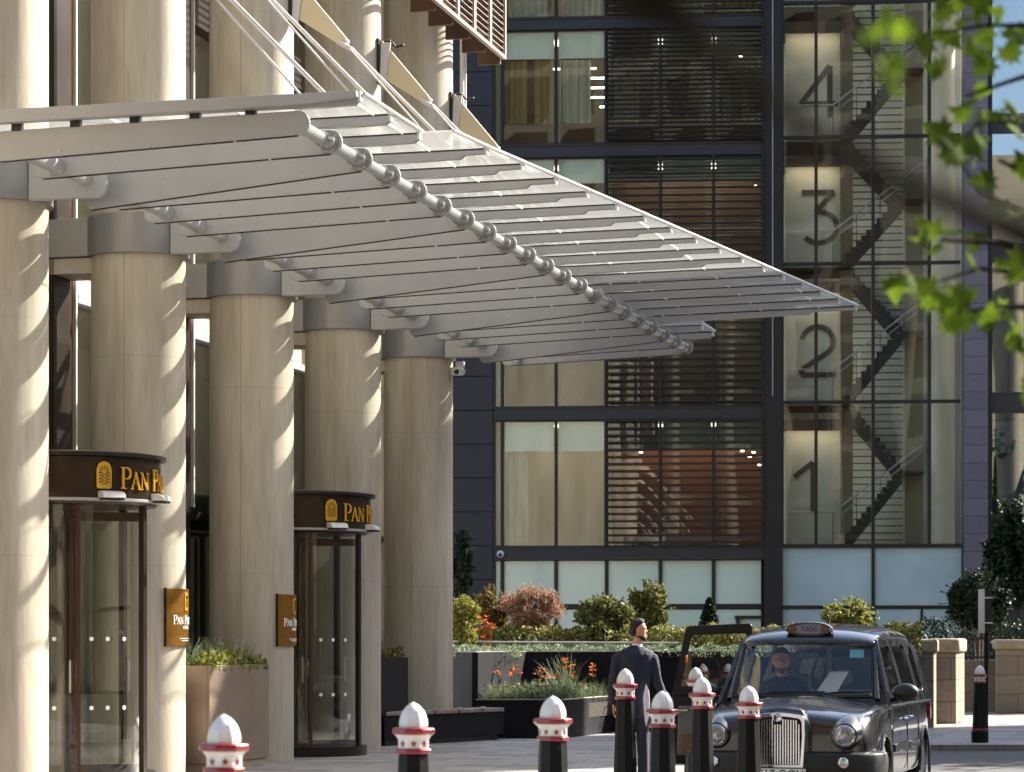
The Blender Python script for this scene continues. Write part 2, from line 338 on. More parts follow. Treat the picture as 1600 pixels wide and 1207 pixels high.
        if parent is not None: o.parent = parent
        else:
            mt, rz = FR[frame or 'W']; o.location = mt @ og; o.rotation_euler = (0, 0, rz)
        if bevel:
            b = o.modifiers.new('bevel', 'BEVEL'); b.width = bevel; b.segments = 2; b.limit_method = 'ANGLE'; b.angle_limit = R(40)
        for k, v in tags.items(): o[k] = v
        return o
def thing(name, label, cat, origin=(0, 0, 0), frame='W', group=None):
    o = bpy.data.objects.new(name, None); C.objects.link(o); o.empty_display_size = 0.2
    mt, rz = FR[frame]; o.location = mt @ Vector(origin); o.rotation_euler = (0, 0, rz)
    ORG[o.name] = Vector(origin); o['label'] = label; o['category'] = cat
    if group: o['group'] = group
    return o
def dup(root, loc, rz=None, label=None, scale=None):
    r = root.copy(); C.objects.link(r); r.location = loc
    if rz is not None: r.rotation_euler = (0, 0, rz)
    if label: r['label'] = label
    if scale: r.scale = scale
    for ch in list(root.children):
        c = ch.copy(); C.objects.link(c); c.parent = r
        for g in list(ch.children):
            d = g.copy(); C.objects.link(d); d.parent = c
    return r
def rrect(x0, x1, z0, z1, r, n=5, corners=(1, 1, 1, 1)):
    """rounded rectangle outline, corners: bl br tr tl"""
    out = []
    for (cx, cz, a, on, px, pz) in ((x0+r, z0+r, 180, corners[0], x0, z0), (x1-r, z0+r, 270, corners[1], x1, z0), (x1-r, z1-r, 0, corners[2], x1, z1), (x0+r, z1-r, 90, corners[3], x0, z1)):
        if on: out += [(cx+r*cos(R(a+90*i/n)), cz+r*sin(R(a+90*i/n))) for i in range(n+1)]
        else: out.append((px, pz))
    return out
def remesh(o, vox, smooth=4):
    m = o.modifiers.new('remesh', 'REMESH'); m.mode = 'VOXEL'; m.voxel_size = vox; m.use_smooth_shade = True
    if smooth:
        s = o.modifiers.new('smooth', 'SMOOTH'); s.iterations = smooth; s.factor = 0.5
# ------------------------------------------------------------ ground
def paving():
    m, nt, b = newmat('granite paving slabs')
    tc = N(nt, 'ShaderNodeTexCoord')
    mp = N(nt, 'ShaderNodeMapping'); mp.inputs['Rotation'].default_value = (0, 0, TH); nt.links.new(tc.outputs['Object'], mp.inputs[0])
    br = N(nt, 'ShaderNodeTexBrick'); br.offset = 0.5
    br.inputs['Color1'].default_value = (0.38, 0.36, 0.335, 1); br.inputs['Color2'].default_value = (0.21, 0.20, 0.195, 1); br.inputs['Mortar'].default_value = (0.06, 0.06, 0.06, 1)
    br.inputs['Scale'].default_value = 1.0; br.inputs['Brick Width'].default_value = 1.2; br.inputs['Row Height'].default_value = 0.45; br.inputs['Mortar Size'].default_value = 0.014
    nt.links.new(mp.outputs[0], br.inputs['Vector'])
    n1 = N(nt, 'ShaderNodeTexNoise', Scale=0.8, Detail=6.0); nt.links.new(tc.outputs['Object'], n1.inputs['Vector'])
    n2 = N(nt, 'ShaderNodeTexNoise', Scale=60.0, Detail=3.0); nt.links.new(tc.outputs['Object'], n2.inputs['Vector'])
    rp = N(nt, 'ShaderNodeValToRGB'); rp.color_ramp.elements[0].position = 0.3; rp.color_ramp.elements[0].color = (0.7, 0.69, 0.68, 1); rp.color_ramp.elements[1].position = 0.65
    nt.links.new(n1.outputs[0], rp.inputs[0])
    mx = N(nt, 'ShaderNodeMix', data_type='RGBA', blend_type='MULTIPLY'); mx.inputs['Factor'].default_value = 0.6
    nt.links.new(br.outputs['Color'], mx.inputs['A']); nt.links.new(rp.outputs[0], mx.inputs['B'])
    nt.links.new(mx.outputs['Result'], b.inputs['Base Color']); b.inputs['Roughness'].default_value = 0.55
    bp = N(nt, 'ShaderNodeBump', Strength=0.2, Distance=0.005); nt.links.new(n2.outputs[0], bp.inputs['Height']); nt.links.new(bp.outputs[0], b.inputs['Normal'])
    return m
M['paving'] = paving()
M['road'] = simple('worn asphalt and setts', '#4a4846', 0.75, 0, 0.25, 1.5, 0.5, 50)
MB().add([(-400, -400, -0.09), (400, -400, -0.09), (400, 700, -0.09), (-400, 700, -0.09)], [(0, 1, 2, 3)]).build('road', 'road', kind='structure')
kerb = [(2.2, -60), (2.2, 21), (1.8, 25.2), (3.35, 30.7), (6.0, 40.6), (90, 41.6)]
pav = [(-90, -60)]+kerb+[(90, 260), (-90, 260)]
MB().prism(pav, -0.2, 0.0, 'z').build('pavement', 'paving', kind='structure')
kb = MB()
for a, b in zip(kerb[:-1], kerb[1:]):
    d = (Vector(b)-Vector(a)).normalized(); n = Vector((-d.y, d.x))*0.15
    kb.prism([a, b, (b[0]+n.x, b[1]+n.y), (a[0]+n.x, a[1]+n.y)], -0.2, 0.006, 'z')
kb.build('kerb', simple('pale granite kerb', '#b0a89c', 0.6, 0, 0.12, 4.0), kind='structure')
# ------------------------------------------------------------ hotel: columns, glazed wall, brise soleil
hotel = thing('hotel_building', 'pale concrete hotel front with a row of tall round columns and bronze framed glazing', 'building', (0, uk(10), 0), 'F')
CR = 0.55
COLS = [-6, -2, 2, 6, 10, 14, 18]
col0 = None
for k in COLS:
    if col0 is None:
        prof = [(CR, 0.0), (CR, 16.0)]
        col0 = MB().lathe(prof, (0, 0, 0), 72).build('column', 'concrete', hotel)
        me_col = col0.data
        # centre the shared mesh on its own axis
        for v in me_col.vertices: v.co = v.co + Vector((0, uk(10), 0))
        c = col0
    else:
        c = col0.copy(); C.objects.link(c)
    c.parent = hotel; c.location = (0, uk(k)-uk(10), 0)
VG = -1.15
hw = MB(); ubeg, uend = uk(-8), uk(19.6)
hw.box(-7.0, VG-2.6, ubeg, uend, 0, 16).build('back_wall', simple('warm interior wall', '#9c8560', 0.7), hotel)
for z0, z1, nm in ((5.72, 6.02, 'floor_slab'), (9.9, 10.3, 'floor_slab'), (15.6, 16, 'roof')):
    MB().box(-7, VG-0.06, ubeg, uend, z0, z1).build(nm, simple('plaster soffit', '#b9a47e', 0.8), hotel)
MB().box(-7.0, -0.4, uend, uend+0.3, 0, 16).build('end_wall', M['concrete'], hotel)
M['hotel_glass'] = glass('bronze tinted hotel glass', (0.55, 0.6, 0.54), 0.28, 0.004, wscale=0.6)
M['curtain'] = simple('pale grey green blind', '#8f978a', 0.85, 0, 0.08, 1.0, 0, 40, stretch=(1, 6, 0.3))
M['curtain_w'] = simple('sheer curtain cloth', '#c9c6b8', 0.85, 0, 0.08, 1.0, 0, 40, stretch=(1, 6, 0.3))
rng = random.Random(5)
for i, k in enumerate(range(-6, 22, 4)):
    if k > 18: break
    ua, ub = uk(k)+0.42, uk(k+4)-0.30
    if k == 18: ub = uend
    fr = MB(); fr.box(VG-0.1, VG+0.22, uk(k)-0.30, uk(k)+0.16, 0, 16)
    fr.build('mullion_post', 'bronze_dark', hotel)
    fr = MB(); fr.box(VG-0.1, VG+0.16, uk(k)+0.16, uk(k)+0.36, 0, 16); fr.build('mullion_post', 'bronze', hotel)
    MB().box(VG-0.02, VG+0.2, uk(k)+0.38, uk(k)+0.42, 3.35, 16).build('mullion_trim', 'steel_white', hotel)
    for z0, z1 in ((0.05, 3.2), (3.3, 5.62), (6.05, 9.85), (10.35, 15.5)):
        MB().box(VG-0.02, VG+0.0, ua, ub, z0, z1).build('window_pane', 'hotel_glass', hotel)
        if z0 > 3:
            # blind hanging behind the pane, softly folded
            pts = []; n = 36
            for q in range(n+1):
                u = ua+0.1+(ub-ua-0.2)*q/n; pts.append((VG-0.22+0.035*sin(q*1.9), u))
            cb = MB(); rr = [[(x, y, z0+0.02) for x, y in pts], [(x, y, z1-(0.45 if z0 < 6 else 0.1)) for x, y in pts]]
            cb.rings(rr, caps=False, closed=False); cb.build('blind', 'curtain' if (i % 2) else 'curtain_w', hotel)
    MB().box(VG-0.12, VG+0.14, uk(k)+0.42, uk(k+4)-0.3 if k < 18 else uend, 5.62, 5.72).build('transom', 'silver', hotel)
    MB().box(VG-0.12, VG+0.10, uk(k)+0.42, uk(k+4)-0.3 if k < 18 else uend, 3.2, 3.3).build('transom', 'bronze_dark', hotel)
    MB().box(VG-0.12, VG+0.10, uk(k)+0.42, uk(k+4)-0.3 if k < 18 else uend, 9.85, 10.3).build('transom', 'bronze_dark', hotel)
    # concrete corbel and metal box tying each column back to the wall at canopy level
    MB().box(VG+0.0, -0.30, uk(k)-0.30, uk(k)+0.30, 5.84, 6.02).build('corbel', 'concrete', hotel)
    MB().box(VG+0.12, -0.42, uk(k)-0.34, uk(k)+0.34, 6.03, 6.48).build('tie_box', 'silver_collar', hotel, bevel=0.01)
# brise soleil high on the facade
bs0, bs1 = 11, 20
for j in range(bs0, bs1):
    ua, ub = uk(j-0.3), uk(j+0.7)
    MB().box(0.55, 0.93, ub-0.07, ub, 11.02, 15.5).build('shade_fin', 'brown_shade', hotel)
    fm = MB(); fm.box(0.95, 1.02, ua+0.0, ua+0.05, 11.1, 15.5); fm.box(0.95, 1.02, ub-0.05, ub, 11.1, 15.5); fm.box(0.95, 1.02, ua+0.05, ub-0.05, 11.1, 11.15)
    fm.build('shade_frame', 'louvre_edge', hotel)
    sl_ = MB(); be = MB(); z = 11.24
    T = None
    while z < 15.4:
        T = Matrix.Translation((0.97, 0, z)) @ Matrix.Rotation(R(-35), 4, 'Y')
        sl_.box(-0.055, 0.022, ua+0.05, ub-0.05, -0.006, 0.006, T); be.box(0.0222, 0.030, ua+0.05, ub-0.05, -0.006, 0.006, T); z += 0.10
    lb0 = sl_.build('louvre_blades', 'brown_shade', hotel); be.build('lit_blade_edges', 'louvre_edge', lb0)  # pale strips put the sunlit look of the blade edges into colour
    bk = MB(); z = 11.24
# slim pale drainpipes at the end of the upper facade
dp = MB(); 
for du in (0.0, 0.16): dp.tube((0.36, uk(19.35)+du, 9.0), (0.36, uk(19.35)+du, 15.5), 0.035, 10)
dp.build('drainpipe', 'steel_white', hotel)
# ------------------------------------------------------------ canopy
can = thing('entrance_canopy', 'silver metal and glass canopy of deep ribs projecting from the round columns over the entrance', 'canopy', (0, uk(10), 6), 'F')
def tipv(k):
    if k <= 2: return 4.56
    if k <= 18: return 4.99+(k-3)*0.1307
    return 4.40
def tiph(k): return 6.57 + (0.10*(k-3)/15 if 3 <= k <= 18 else 0)
ZR, ZO, VR, VO = EYE+4.69, EYE+4.80, 1.15, 3.94
FT = 0.045
for k in range(0, 21):
    main = (k % 4 == 2)
    root_d = 0.47 if main else 0.29
    pts = []
    # outline in v,z ; outer end rounded around the tube
    va, vb = (1.02 if main else 0.93), VO+0.02
    zt0, zt1 = EYE+4.87, EYE+4.92
    zb0, zb1 = (EYE+4.42 if main else EYE+4.58), EYE+4.69
    r = 0.115
    pts += [(va, zb0+0.05)] if main else [(va-0.06, (zt0+zb0)/2-0.07), (va-0.03, zb0+0.03)]
    pts += [(va+0.06, zb0), (vb, zb1)]
    cz = (zt1+zb1)/2
    for i in range(1, 8):
        a = R(-90+180*i/8); pts.append((vb+r*cos(a)*1.0, cz+r*sin(a)))
    pts += [(vb, zt1), (va+0.06, zt0)]
    pts += [(va, zt0-0.03)] if main else [(va-0.03, zt0-0.03), (va-0.06, (zt0+zb0)/2+0.07)]
    f = MB().prism(pts, uk(k)-FT/2, uk(k)+FT/2, 'y')
    fo = f.build('rib', 'silver', can, bevel=0.006)
    MB().prism([(va+0.06, zb0-0.009), (vb, zb1-0.009), (vb, zb1+0.001), (va+0.06, zb0+0.001)], uk(k)-FT/2-0.003, uk(k)-FT/2+0.02, 'y').build('rib_shade_line', 'dark_frame', fo)  # dark strip standing in for the shade line along the rib's underside
    bl = MB()
    for v in (1.6+0.13*(k % 3), 2.5, 3.35):
        bl.lathe([(0.014, 0), (0.014, 0.008), (0.006, 0.012)], (0, 0, 0), 8, T=Matrix.Translation((v, uk(k)-FT/2, EYE+4.66)) @ Matrix.Rotation(R(90), 4, 'X'))
    bl.build('bolts', 'steel', fo)
    # collar ring on the outer tube: a washer each side of the rib and the seat casting
    rg = MB()
    T = Matrix.Translation((VO, uk(k), ZO)) @ Matrix.Rotation(R(-90), 4, 'X')
    rg.lathe([(0.068, -0.26), (0.078, -0.24), (0.082, -0.05), (0.098, -0.045), (0.106, -0.03), (0.106, 0.03), (0.098, 0.045), (0.076, 0.05), (0.068, 0.08)], n=28, T=T)
    if k == 0: rg = MB().lathe([(0.068, 0.02), (0.08, 0.03), (0.08, 0.06), (0.068, 0.07)], n=28, T=T)
    ro = rg.build('collar_ring', 'silver_collar', can)
    rb = MB()
    for a in ((40, 130, 220, 310) if k else ()):
        rb.lathe([(0.012, 0), (0.012, 0.01)], (0, 0, 0), 8, T=Matrix.Translation((VO+0.092*cos(R(a)), uk(k)-0.047, ZO+0.092*sin(R(a)))) @ Matrix.Rotation(R(90), 4, 'X'))
    if k: rb.build('ring_bolts', 'steel', ro)
    rg = MB(); T = Matrix.Translation((VR, uk(k), ZR)) @ Matrix.Rotation(R(-90), 4, 'X')
    rg.lathe([(0.08, -0.13), (0.088, -0.11), (0.09, -0.03), (0.105, -0.025), (0.105, 0.025), (0.09, 0.03)], n=24, T=T)
    if k: rg.build('tube_collar', 'silver', can)
    # glazing arm: runs over the rib and out past the tube, deeper up to four fifths of its overhang
    tv, th = tipv(k), tiph(k)
    ov = tv-VO
    z0 = EYE+4.955
    def zat(v): return z0+0.07+(th-(z0+0.07))*(v-0.6)/(tv-0.6)
    stepv = VO+ov*(0.78 if ov > 0.7 else 0.99)
    arm = [(0.62, z0-0.01), (VO-0.05, z0-0.01), (VO+0.10, zat(VO)-0.105), (stepv-0.04, zat(stepv)-0.092), (stepv, zat(stepv)-0.055), (tv-0.01, zat(tv)-0.052), (tv-0.01, zat(tv)-0.012), (0.62, zat(0.62)-0.012)]
    ao = MB().prism(arm, uk(k)-0.035, uk(k)+0.035, 'y').build('glazing_arm', 'silver', can)
    MB().box(tv-0.012, tv+0.012, uk(k)-0.045, uk(k)+0.045, th-0.065, th+0.03).build('end_clip', 'steel_white', ao)
    MB().prism([(0.62, zat(0.62)-0.010), (tv-0.02, zat(tv)-0.010), (tv-0.02, zat(tv)+0.004), (0.62, zat(0.62)+0.004)], uk(k)-0.040, uk(k)+0.011, 'y').build('gasket', 'dark_frame', ao)
    if k == 0:
        for v in (1.15, 1.75, 2.35, 2.95, 3.5): MB().box(v-0.05, v+0.05, uk(k)-0.03, uk(k)+0.03, zt0-0.01+0.017*(v-1), z0+0.01).build('spacer', 'dark_frame', ao)
# gaskets on the arm tops read as thin dark lines under the glass
for k in range(0, 20):
    va, vb = 0.60, tipv(k)+0.03
    vb2 = tipv(k+1)+0.03
    if k == 18: vb = 4.45
    if k == 2: vb = 4.9
    za, zb, zb2 = EYE+5.035, tiph(k)+0.004, tiph(k+1)+0.004
    g = MB(); e = 0.012
    lo = [(va, uk(k)+e, za), (vb, uk(k)+e, zb), (vb2, uk(k+1)-e, zb2), (va, uk(k+1)-e, za)]
    g.add([Vector(p) for p in lo]+[Vector(p)+Vector((0, 0, 0.02)) for p in lo], [(3,2,1,0),(4,5,6,7),(0,1,5,4),(1,2,6,5),(2,3,7,6),(3,0,4,7)])
    g.build('glass_panel', 'frit', can)
    ed = MB(); ed.path([(vb+0.006, uk(k)+e, zb+0.012), (vb2+0.006, uk(k+1)-e, zb2+0.012)], 0.016, 6); ed.build('edge_trim', 'steel_white', can)
    cr = MB()
    for v in (1.9, 3.2, 4.4, 5.5, 6.4):
        if v < min(vb, vb2)-0.15: cr.tube((v, uk(k)+0.04, za-0.012+(zb-za)*(v-va)/(vb-va)), (v, uk(k+1)-0.04, za-0.012+(zb2-za)*(v-va)/(vb2-va)), 0.007, 6)
    cr.build('glass_joints', 'steel_white', can)
# near-end gutter beam on top
MB().prism([(-0.6, EYE+4.908), (3.9, EYE+4.955), (4.56, EYE+5.0), (4.56, EYE+5.055), (-0.6, EYE+5.055)], uk(0)-0.13, uk(0)-0.045, 'y').build('end_beam', 'silver', can, bevel=0.006)
# tubes
MB().tube((VO, uk(0)+0.02, ZO), (VO, uk(20)+0.10, ZO), 0.062, 28).build('outer_tube', 'steel', can)
MB().tube((VR, uk(0)+0.02, ZR), (VR, uk(20)+0.05, ZR), 0.075, 28).build('inner_tube', 'steel', can)
# collars round the columns and bracket plates that carry the tube
for k in (2, 6, 10, 14, 18):
    MB().lathe([(0.55, EYE+4.5), (0.60, EYE+4.5), (0.60, EYE+4.955), (0.55, EYE+4.955)], (0, uk(k), 0), 64, caps=False).build('column_collar', 'silver_collar', can)
    br = MB().prism(rrect(0.52, 1.37, EYE+4.49, EYE+4.97, 0.12, 6, (0, 1, 0, 0)), uk(k)-0.32, uk(k)-0.26, 'y')
    bo = br.build('bracket_plate', 'silver', can, bevel=0.012)
    MB().prism(rrect(0.56, 1.0, EYE+4.70, EYE+4.96, 0.05, 4, (0, 1, 0, 0)), uk(k)-0.22, uk(k)+0.3, 'y').build('bracket_block', 'silver', bo)
    # hanger: dark base plate on the column, cream tapered arm, clevis and two tie rods
    hp = MB().box(0.535, 0.575, uk(k)-0.10, uk(k)+0.22, EYE+8.08, EYE+8.72)
    ho = hp.build('hanger_plate', 'bronze_dark', can, bevel=0.005)
    hw_ = MB().prism([(0.575, EYE+8.10), (0.60, EYE+8.66), (0.74, EYE+8.66), (0.66, EYE+8.10)], uk(k)-0.06, uk(k)-0.03, 'y'); hw_.build('hanger_web', 'steel_white', ho)
    ta = MB().prism([(0.60, EYE+8.70), (0.60, EYE+8.17), (1.20, EYE+7.78), (1.30, EYE+7.76), (1.30, EYE+7.86)], uk(k)-0.02, uk(k)+0.05, 'y')
    ta.build('tapered_arm', 'cream', can, bevel=0.008)
    ch = MB()
    for q in range(9):
        ch.ball((0.62+0.26*q/8, uk(k)+0.08+0.02*(q % 2), EYE+8.71+0.05*sin(q)*0.5-0.10*q/8), 0.022, 6)
    ch.build('light_string', 'dark_plastic', ho)
    cl = MB(); cl.tube((1.20, uk(k)-0.05, EYE+7.80), (1.38, uk(k)-0.05, EYE+7.70), 0.03, 8); cl.tube((1.22, uk(k)+0.07, EYE+7.80), (1.38, uk(k)+0.07, EYE+7.70), 0.03, 8); cl.ball((1.30, uk(k)+0.01, EYE+7.80), 0.045, 8)
    cl.build('clevis', 'steel_white', can)
    MB().tube((1.34, uk(k)+0.05, EYE+7.74), (3.98, uk(k)-0.02, EYE+5.07), 0.024, 10).build('tie_rod', 'steel_white', can)
    MB().tube((1.36, uk(k)-0.06, EYE+7.71), (3.70, uk(k)-0.06, EYE+5.07), 0.013, 8).build('tie_rod', 'steel_white', can)
# small security camera under the far collar
sc_ = thing('security_camera', 'small white security camera on the farthest round column below the canopy', 'camera', (0.58, uk(18), 5.85), 'F')
MB().box(0.54, 0.66, uk(18)-0.05, uk(18)+0.05, 5.78, 5.90).tube((0.60, uk(18), 5.84), (0.72, uk(18)-0.02, 5.84), 0.035, 10).build('mount', 'steel_white', sc_)
MB().tube((0.69, uk(18)+0.1, 5.84), (0.69, uk(18)-0.2, 5.81), 0.06, 14).box(0.63, 0.76, uk(18)-0.05, uk(18)+0.03, 5.90, 5.99).build('camera_body', 'steel_white', sc_)
MB().tube((0.69, uk(18)-0.2, 5.81), (0.69, uk(18)-0.212, 5.809), 0.042, 14).build('lens', 'dark_frame', sc_)
# ------------------------------------------------------------ lettering cut from plate, wrapped on curved faces
def st(a, b, w):                                    # a stroke as a quad
    a, b = Vector(a), Vector(b); d = (b-a).normalized(); n = Vector((-d.y, d.x))*w/2
    return [tuple(a-n), tuple(b-n), tuple(b+n), tuple(a+n)]
def hr(x0, x1, z, h=0.045): return [(x0, z), (x1, z), (x1, z+h), (x0, z+h)]
def arc(cx, cz, rx, rz, a0, a1, w0, w1, n=9):
    out = []
    for i in range(n):
        aa, bb = R(a0+(a1-a0)*i/n), R(a0+(a1-a0)*(i+1)/n)
        def W(a): return w0+(w1-w0)*abs(cos(a))
        ia, ib = W(aa)/2, W(bb)/2
        out.append([(cx+(rx-ia)*cos(aa), cz+(rz-ia)*sin(aa)), (cx+(rx+ia)*cos(aa), cz+(rz+ia)*sin(aa)), (cx+(rx+ib)*cos(bb), cz+(rz+ib)*sin(bb)), (cx+(rx-ib)*cos(bb), cz+(rz-ib)*sin(bb))])
    return out
def glyph(c):
    T, t = 0.13, 0.055
    if c == 'P': return [st((.17, 0), (.17, 1), T), hr(.03, .36, 0), hr(.03, .3, .955), hr(.2, .38, .945, .055), hr(.2, .38, .44, .05)]+arc(.37, .72, .21, .252, -90, 90, t, T), .66
    if c == 'A': return [st((.08, .02), (.39, 1), t+.01), st((.36, 1), (.68, .02), T), hr(.17, .55, .34, .05), hr(0, .2, 0), hr(.53, .82, 0)], .80
    if c == 'N': return [st((.15, 0), (.15, .97), t), st((.14, .98), (.68, .03), T), st((.68, 0), (.68, 1), t), hr(.02, .28, 0), hr(0, .22, .955), hr(.55, .82, .955)], .86
    if c == 'C': return arc(.46, .5, .38, .48, 40, 320, t, T, 16)+[st((.78, .72), (.78, .93), t), st((.78, .07), (.78, .26), t)], .88
    if c == 'I': return [st((.18, 0), (.18, 1), T), hr(.04, .32, 0), hr(.04, .32, .955)], .36
    if c == 'F': return [st((.17, 0), (.17, 1), T), hr(.03, .33, 0), hr(.03, .6, .95), st((.59, .8), (.59, 1), t), hr(.2, .48, .47, .05), st((.47, .4), (.47, .6), t)], .62
    if c == 'L': return [st((.17, 0), (.17, 1), T), hr(.03, .6, 0), hr(.03, .31, .955), st((.59, 0), (.59, .22), t)], .62
    if c == 'O': return arc(.47, .5, .39, .48, 0, 360, t, T, 20), .94
    if c == 'D': return [st((.17, 0), (.17, 1), T), hr(.03, .4, 0, .05), hr(.03, .4, .95, .05)]+arc(.38, .5, .38, .475, -90, 90, t, T, 12), .86
    return [], .38
def word(txt, h, big_first=True, small=0.8):
    """list of polygons and total width; initial capitals larger than the rest"""
    out, x, first = [], 0, True
    for c in txt:
        if c == ' ': x += 0.34*h; first = True; continue
        s = h if (first or not big_first) else h*small
        g, adv = glyph(c)
        for p in g: out.append([(x+a*s, b*s) for a, b in p])
        x += adv*s*0.93; first = False
    return out, x
def wrap(mb, polys, cx, cy, r, a_start, z0, depth=0.012):
    for p in polys:
        k = len(p)
        def P(a, b, rr):
            an = a_start+a/r
            return (cx+rr*cos(an), cy+rr*sin(an), z0+b)
        vs = [P(a, b, r) for a, b in p]+[P(a, b, r+depth) for a, b in p]
        fs = [tuple(range(k)), tuple(range(2*k-1, k-1, -1))]+[(i, k+i, k+(i+1) % k, (i+1) % k) for i in range(k)]
        mb.add(vs, fs)
def emblem(w, h):
    """plate with rounded head, and the dark leaf cuts of a palm frond"""
    n = 10; plate = [(-w/2+0.02*w, 0), (w/2-0.02*w, 0)]
    plate = [(-w/2, 0.10*h), (-w/2+.12*w, 0.01*h), (w/2-.12*w, 0.01*h), (w/2, 0.10*h)]
    top = [(w/2*cos(R(180*i/n)), h-0.5*w+0.5*w*sin(R(180*i/n))) for i in range(n+1)]
    # strips so that it bends round the drum
    rows = []
    for i in range(8):
        x0, x1 = -w/2+w*i/8, -w/2+w*(i+1)/8
        def zt(x): return h-0.5*w+math.sqrt(max(0, (w/2)**2-x*x))
        def zb(x): return 0.0 if abs(x) < w*0.38 else (abs(x)-w*0.38)*0.8
        rows.append([(x0, zb(x0)), (x1, zb(x1)), (x1, zt(x1)), (x0, zt(x0))])
    cuts = []
    for j in range(4):                              # drooping leaves each side
        z = h*(0.16+0.11*j)
        for sg in (-1, 1):
            cuts.append([(sg*0.02*w, z-0.02*h), (sg*0.22*w, z+0.075*h), (sg*0.42*w, z+0.05*h), (sg*0.40*w, z+0.085*h), (sg*0.22*w, z+0.125*h), (sg*0.02*w, z+0.02*h)])
    for a in (20, 42, 64, 90, 116, 138, 160):       # fan head
        c, s = cos(R(a)), sin(R(a)); o = (0, h*0.60)
        r0, r1 = 0.07*h, 0.27*h
        if a in (20, 160): r1 = 0.22*h
        cuts.append([(o[0]+c*r0, o[1]+s*r0), (o[0]+c*r1*.8-s*0.02*h, o[1]+s*r1*.8+c*0.02*h), (o[0]+c*r1, o[1]+s*r1), (o[0]+c*r1*.8+s*0.02*h, o[1]+s*r1*.8-c*0.02*h)])
    return rows, cuts
# ------------------------------------------------------------ revolving doors
M['door_glass'] = glass('curved door glass', (0.975, 0.98, 0.95), 0.05, 0.0)
M['dots'] = simple('white glass marker', '#e8e8e0', 0.6)
def revolving_door(k, label):
    uc = uk(k); r = 0.87; rs = 1.03
    d = thing('revolving_door', label, 'revolving door', (0, uc, 0), 'F', 'revolving doors between the columns')
    MB().lathe([(0.80, 0.0), (0.93, 0.0), (0.93, 0.13), (0.80, 0.13)], (0, uc, 0), 64, caps=False).build('base_ring', 'bronze_dark', d)
    MB().lathe([(0.0, 0.002), (0.92, 0.002), (0.92, 0.012), (0.0, 0.012)], (0, uc, 0), 48, caps=False).build('floor_mat', 'dark_plastic', d)
    for a0, a1 in ((-118, -4), (72, 178)):
        MB().lathe([(r, 0.13), (r, 3.02)], (0, uc, 0), 40, R(a0), R(a1)).build('curved_glass', 'door_glass', d)
        for a in (a0, a1):
            MB().box(-0.03, 0.03, -0.035, 0.035, 0, 3.04, Matrix.Translation((r*cos(R(a)), uc+r*sin(R(a)), 0)) @ Matrix.Rotation(R(a), 4, 'Z')).build('door_post', 'bronze_dark', d)
        mid = (a0+a1)/2
        MB().box(-0.015, 0.015, -0.02, 0.02, 0.13, 3.02, Matrix.Translation((r*cos(R(mid)), uc+r*sin(R(mid)), 0)) @ Matrix.Rotation(R(mid), 4, 'Z')).build('door_post', 'bronze', d)
    dm = MB()
    for a in (-96, -78, -52, -40, -26):
        for z in (0.84, 1.58):
            dm.lathe([(0.024, 0), (0.024, 0.004)], (0, 0, 0), 12, T=Matrix.Translation(((r+0.004)*cos(R(a)), uc+(r+0.004)*sin(R(a)), z)) @ Matrix.Rotation(R(a), 4, 'Z') @ Matrix.Rotation(R(90), 4, 'Y'))
    dm.build('glass_markers', 'dots', d)
    MB().tube((0, uc, 0.02), (0, uc, 3.04), 0.05, 16).build('shaft', 'bronze', d)
    for a in (28, 118, 208, 298):
        T = Matrix.Translation((0, uc, 0)) @ Matrix.Rotation(R(a), 4, 'Z')
        fr = MB(); fr.box(0.06, 0.10, -0.02, 0.02, 0.04, 2.98, T); fr.box(0.78, 0.83, -0.02, 0.02, 0.04, 2.98, T)
        fr.box(0.10, 0.78, -0.02, 0.02, 0.04, 0.2, T); fr.box(0.10, 0.78, -0.02, 0.02, 2.88, 2.98, T)
        w = fr.build('door_wing', 'bronze', d)
        MB().box(0.10, 0.78, -0.005, 0.005, 0.2, 2.88, T).build('wing_glass', 'door_glass', w)
        MB().tube(T @ Vector((0.62, -0.06, 1.0)), T @ Vector((0.62, -0.06, 1.35)), 0.014, 8).build('push_bar', 'steel', w)
    MB().lathe([(0.0, 3.03), (0.93, 3.03), (0.95, 3.07), (0.98, 3.09), (0.98, 3.53), (0.0, 3.53)], (0, uc, 0), 72, caps=False).build('drum_header', 'bronze_drum', d)
    MB().lathe([(0.9, 3.535), (1.045, 3.535), (1.045, 3.575), (0.9, 3.60), (0.0, 3.60)], (0, uc, 0), 72, caps=False).build('drum_cornice', 'bronze_dark', d)
    MB().lathe([(0.94, 3.055), (1.0, 3.06), (1.0, 3.085), (0.985, 3.09)], (0, uc, 0), 72, caps=False).build('drum_lip', 'steel', d)
    wd, ww = word('PAN PACIFIC', 0.235)
    t = MB(); wrap(t, wd, 0, uc, 0.992, R(-35), 3.19); t.build('lettering', 'gold', d)
    rows, cuts = emblem(0.165, 0.29)
    e = MB(); wrap(e, rows, 0, uc, 0.992, R(-46), 3.185, 0.02); eo = e.build('emblem_plate', 'gold', d)
    e = MB(); wrap(e, cuts, 0, uc, 1.0125, R(-46), 3.185, 0.0025); e.build('emblem_leaves', 'bronze_dark', eo)
    for a in (-42, 2):
        T = Matrix.Translation((1.0*cos(R(a)), uc+1.0*sin(R(a)), 3.085)) @ Matrix.Rotation(R(a), 4, 'Z')
        s = MB().prism([(-0.03, 0), (0.13, 0), (0.10, 0.055), (0.04, 0.075), (-0.03, 0.075)], -0.13, 0.13, 'y', T).build('door_sensor', 'steel_white', d, bevel=0.008)
        MB().box(-0.02, 0.11, -0.12, 0.12, -0.022, 0.0, T).build('sensor_lens', 'dark_plastic', s)
    return d
revolving_door(4, 'nearer revolving door with bronze drum header and gold lettering beside the second column')
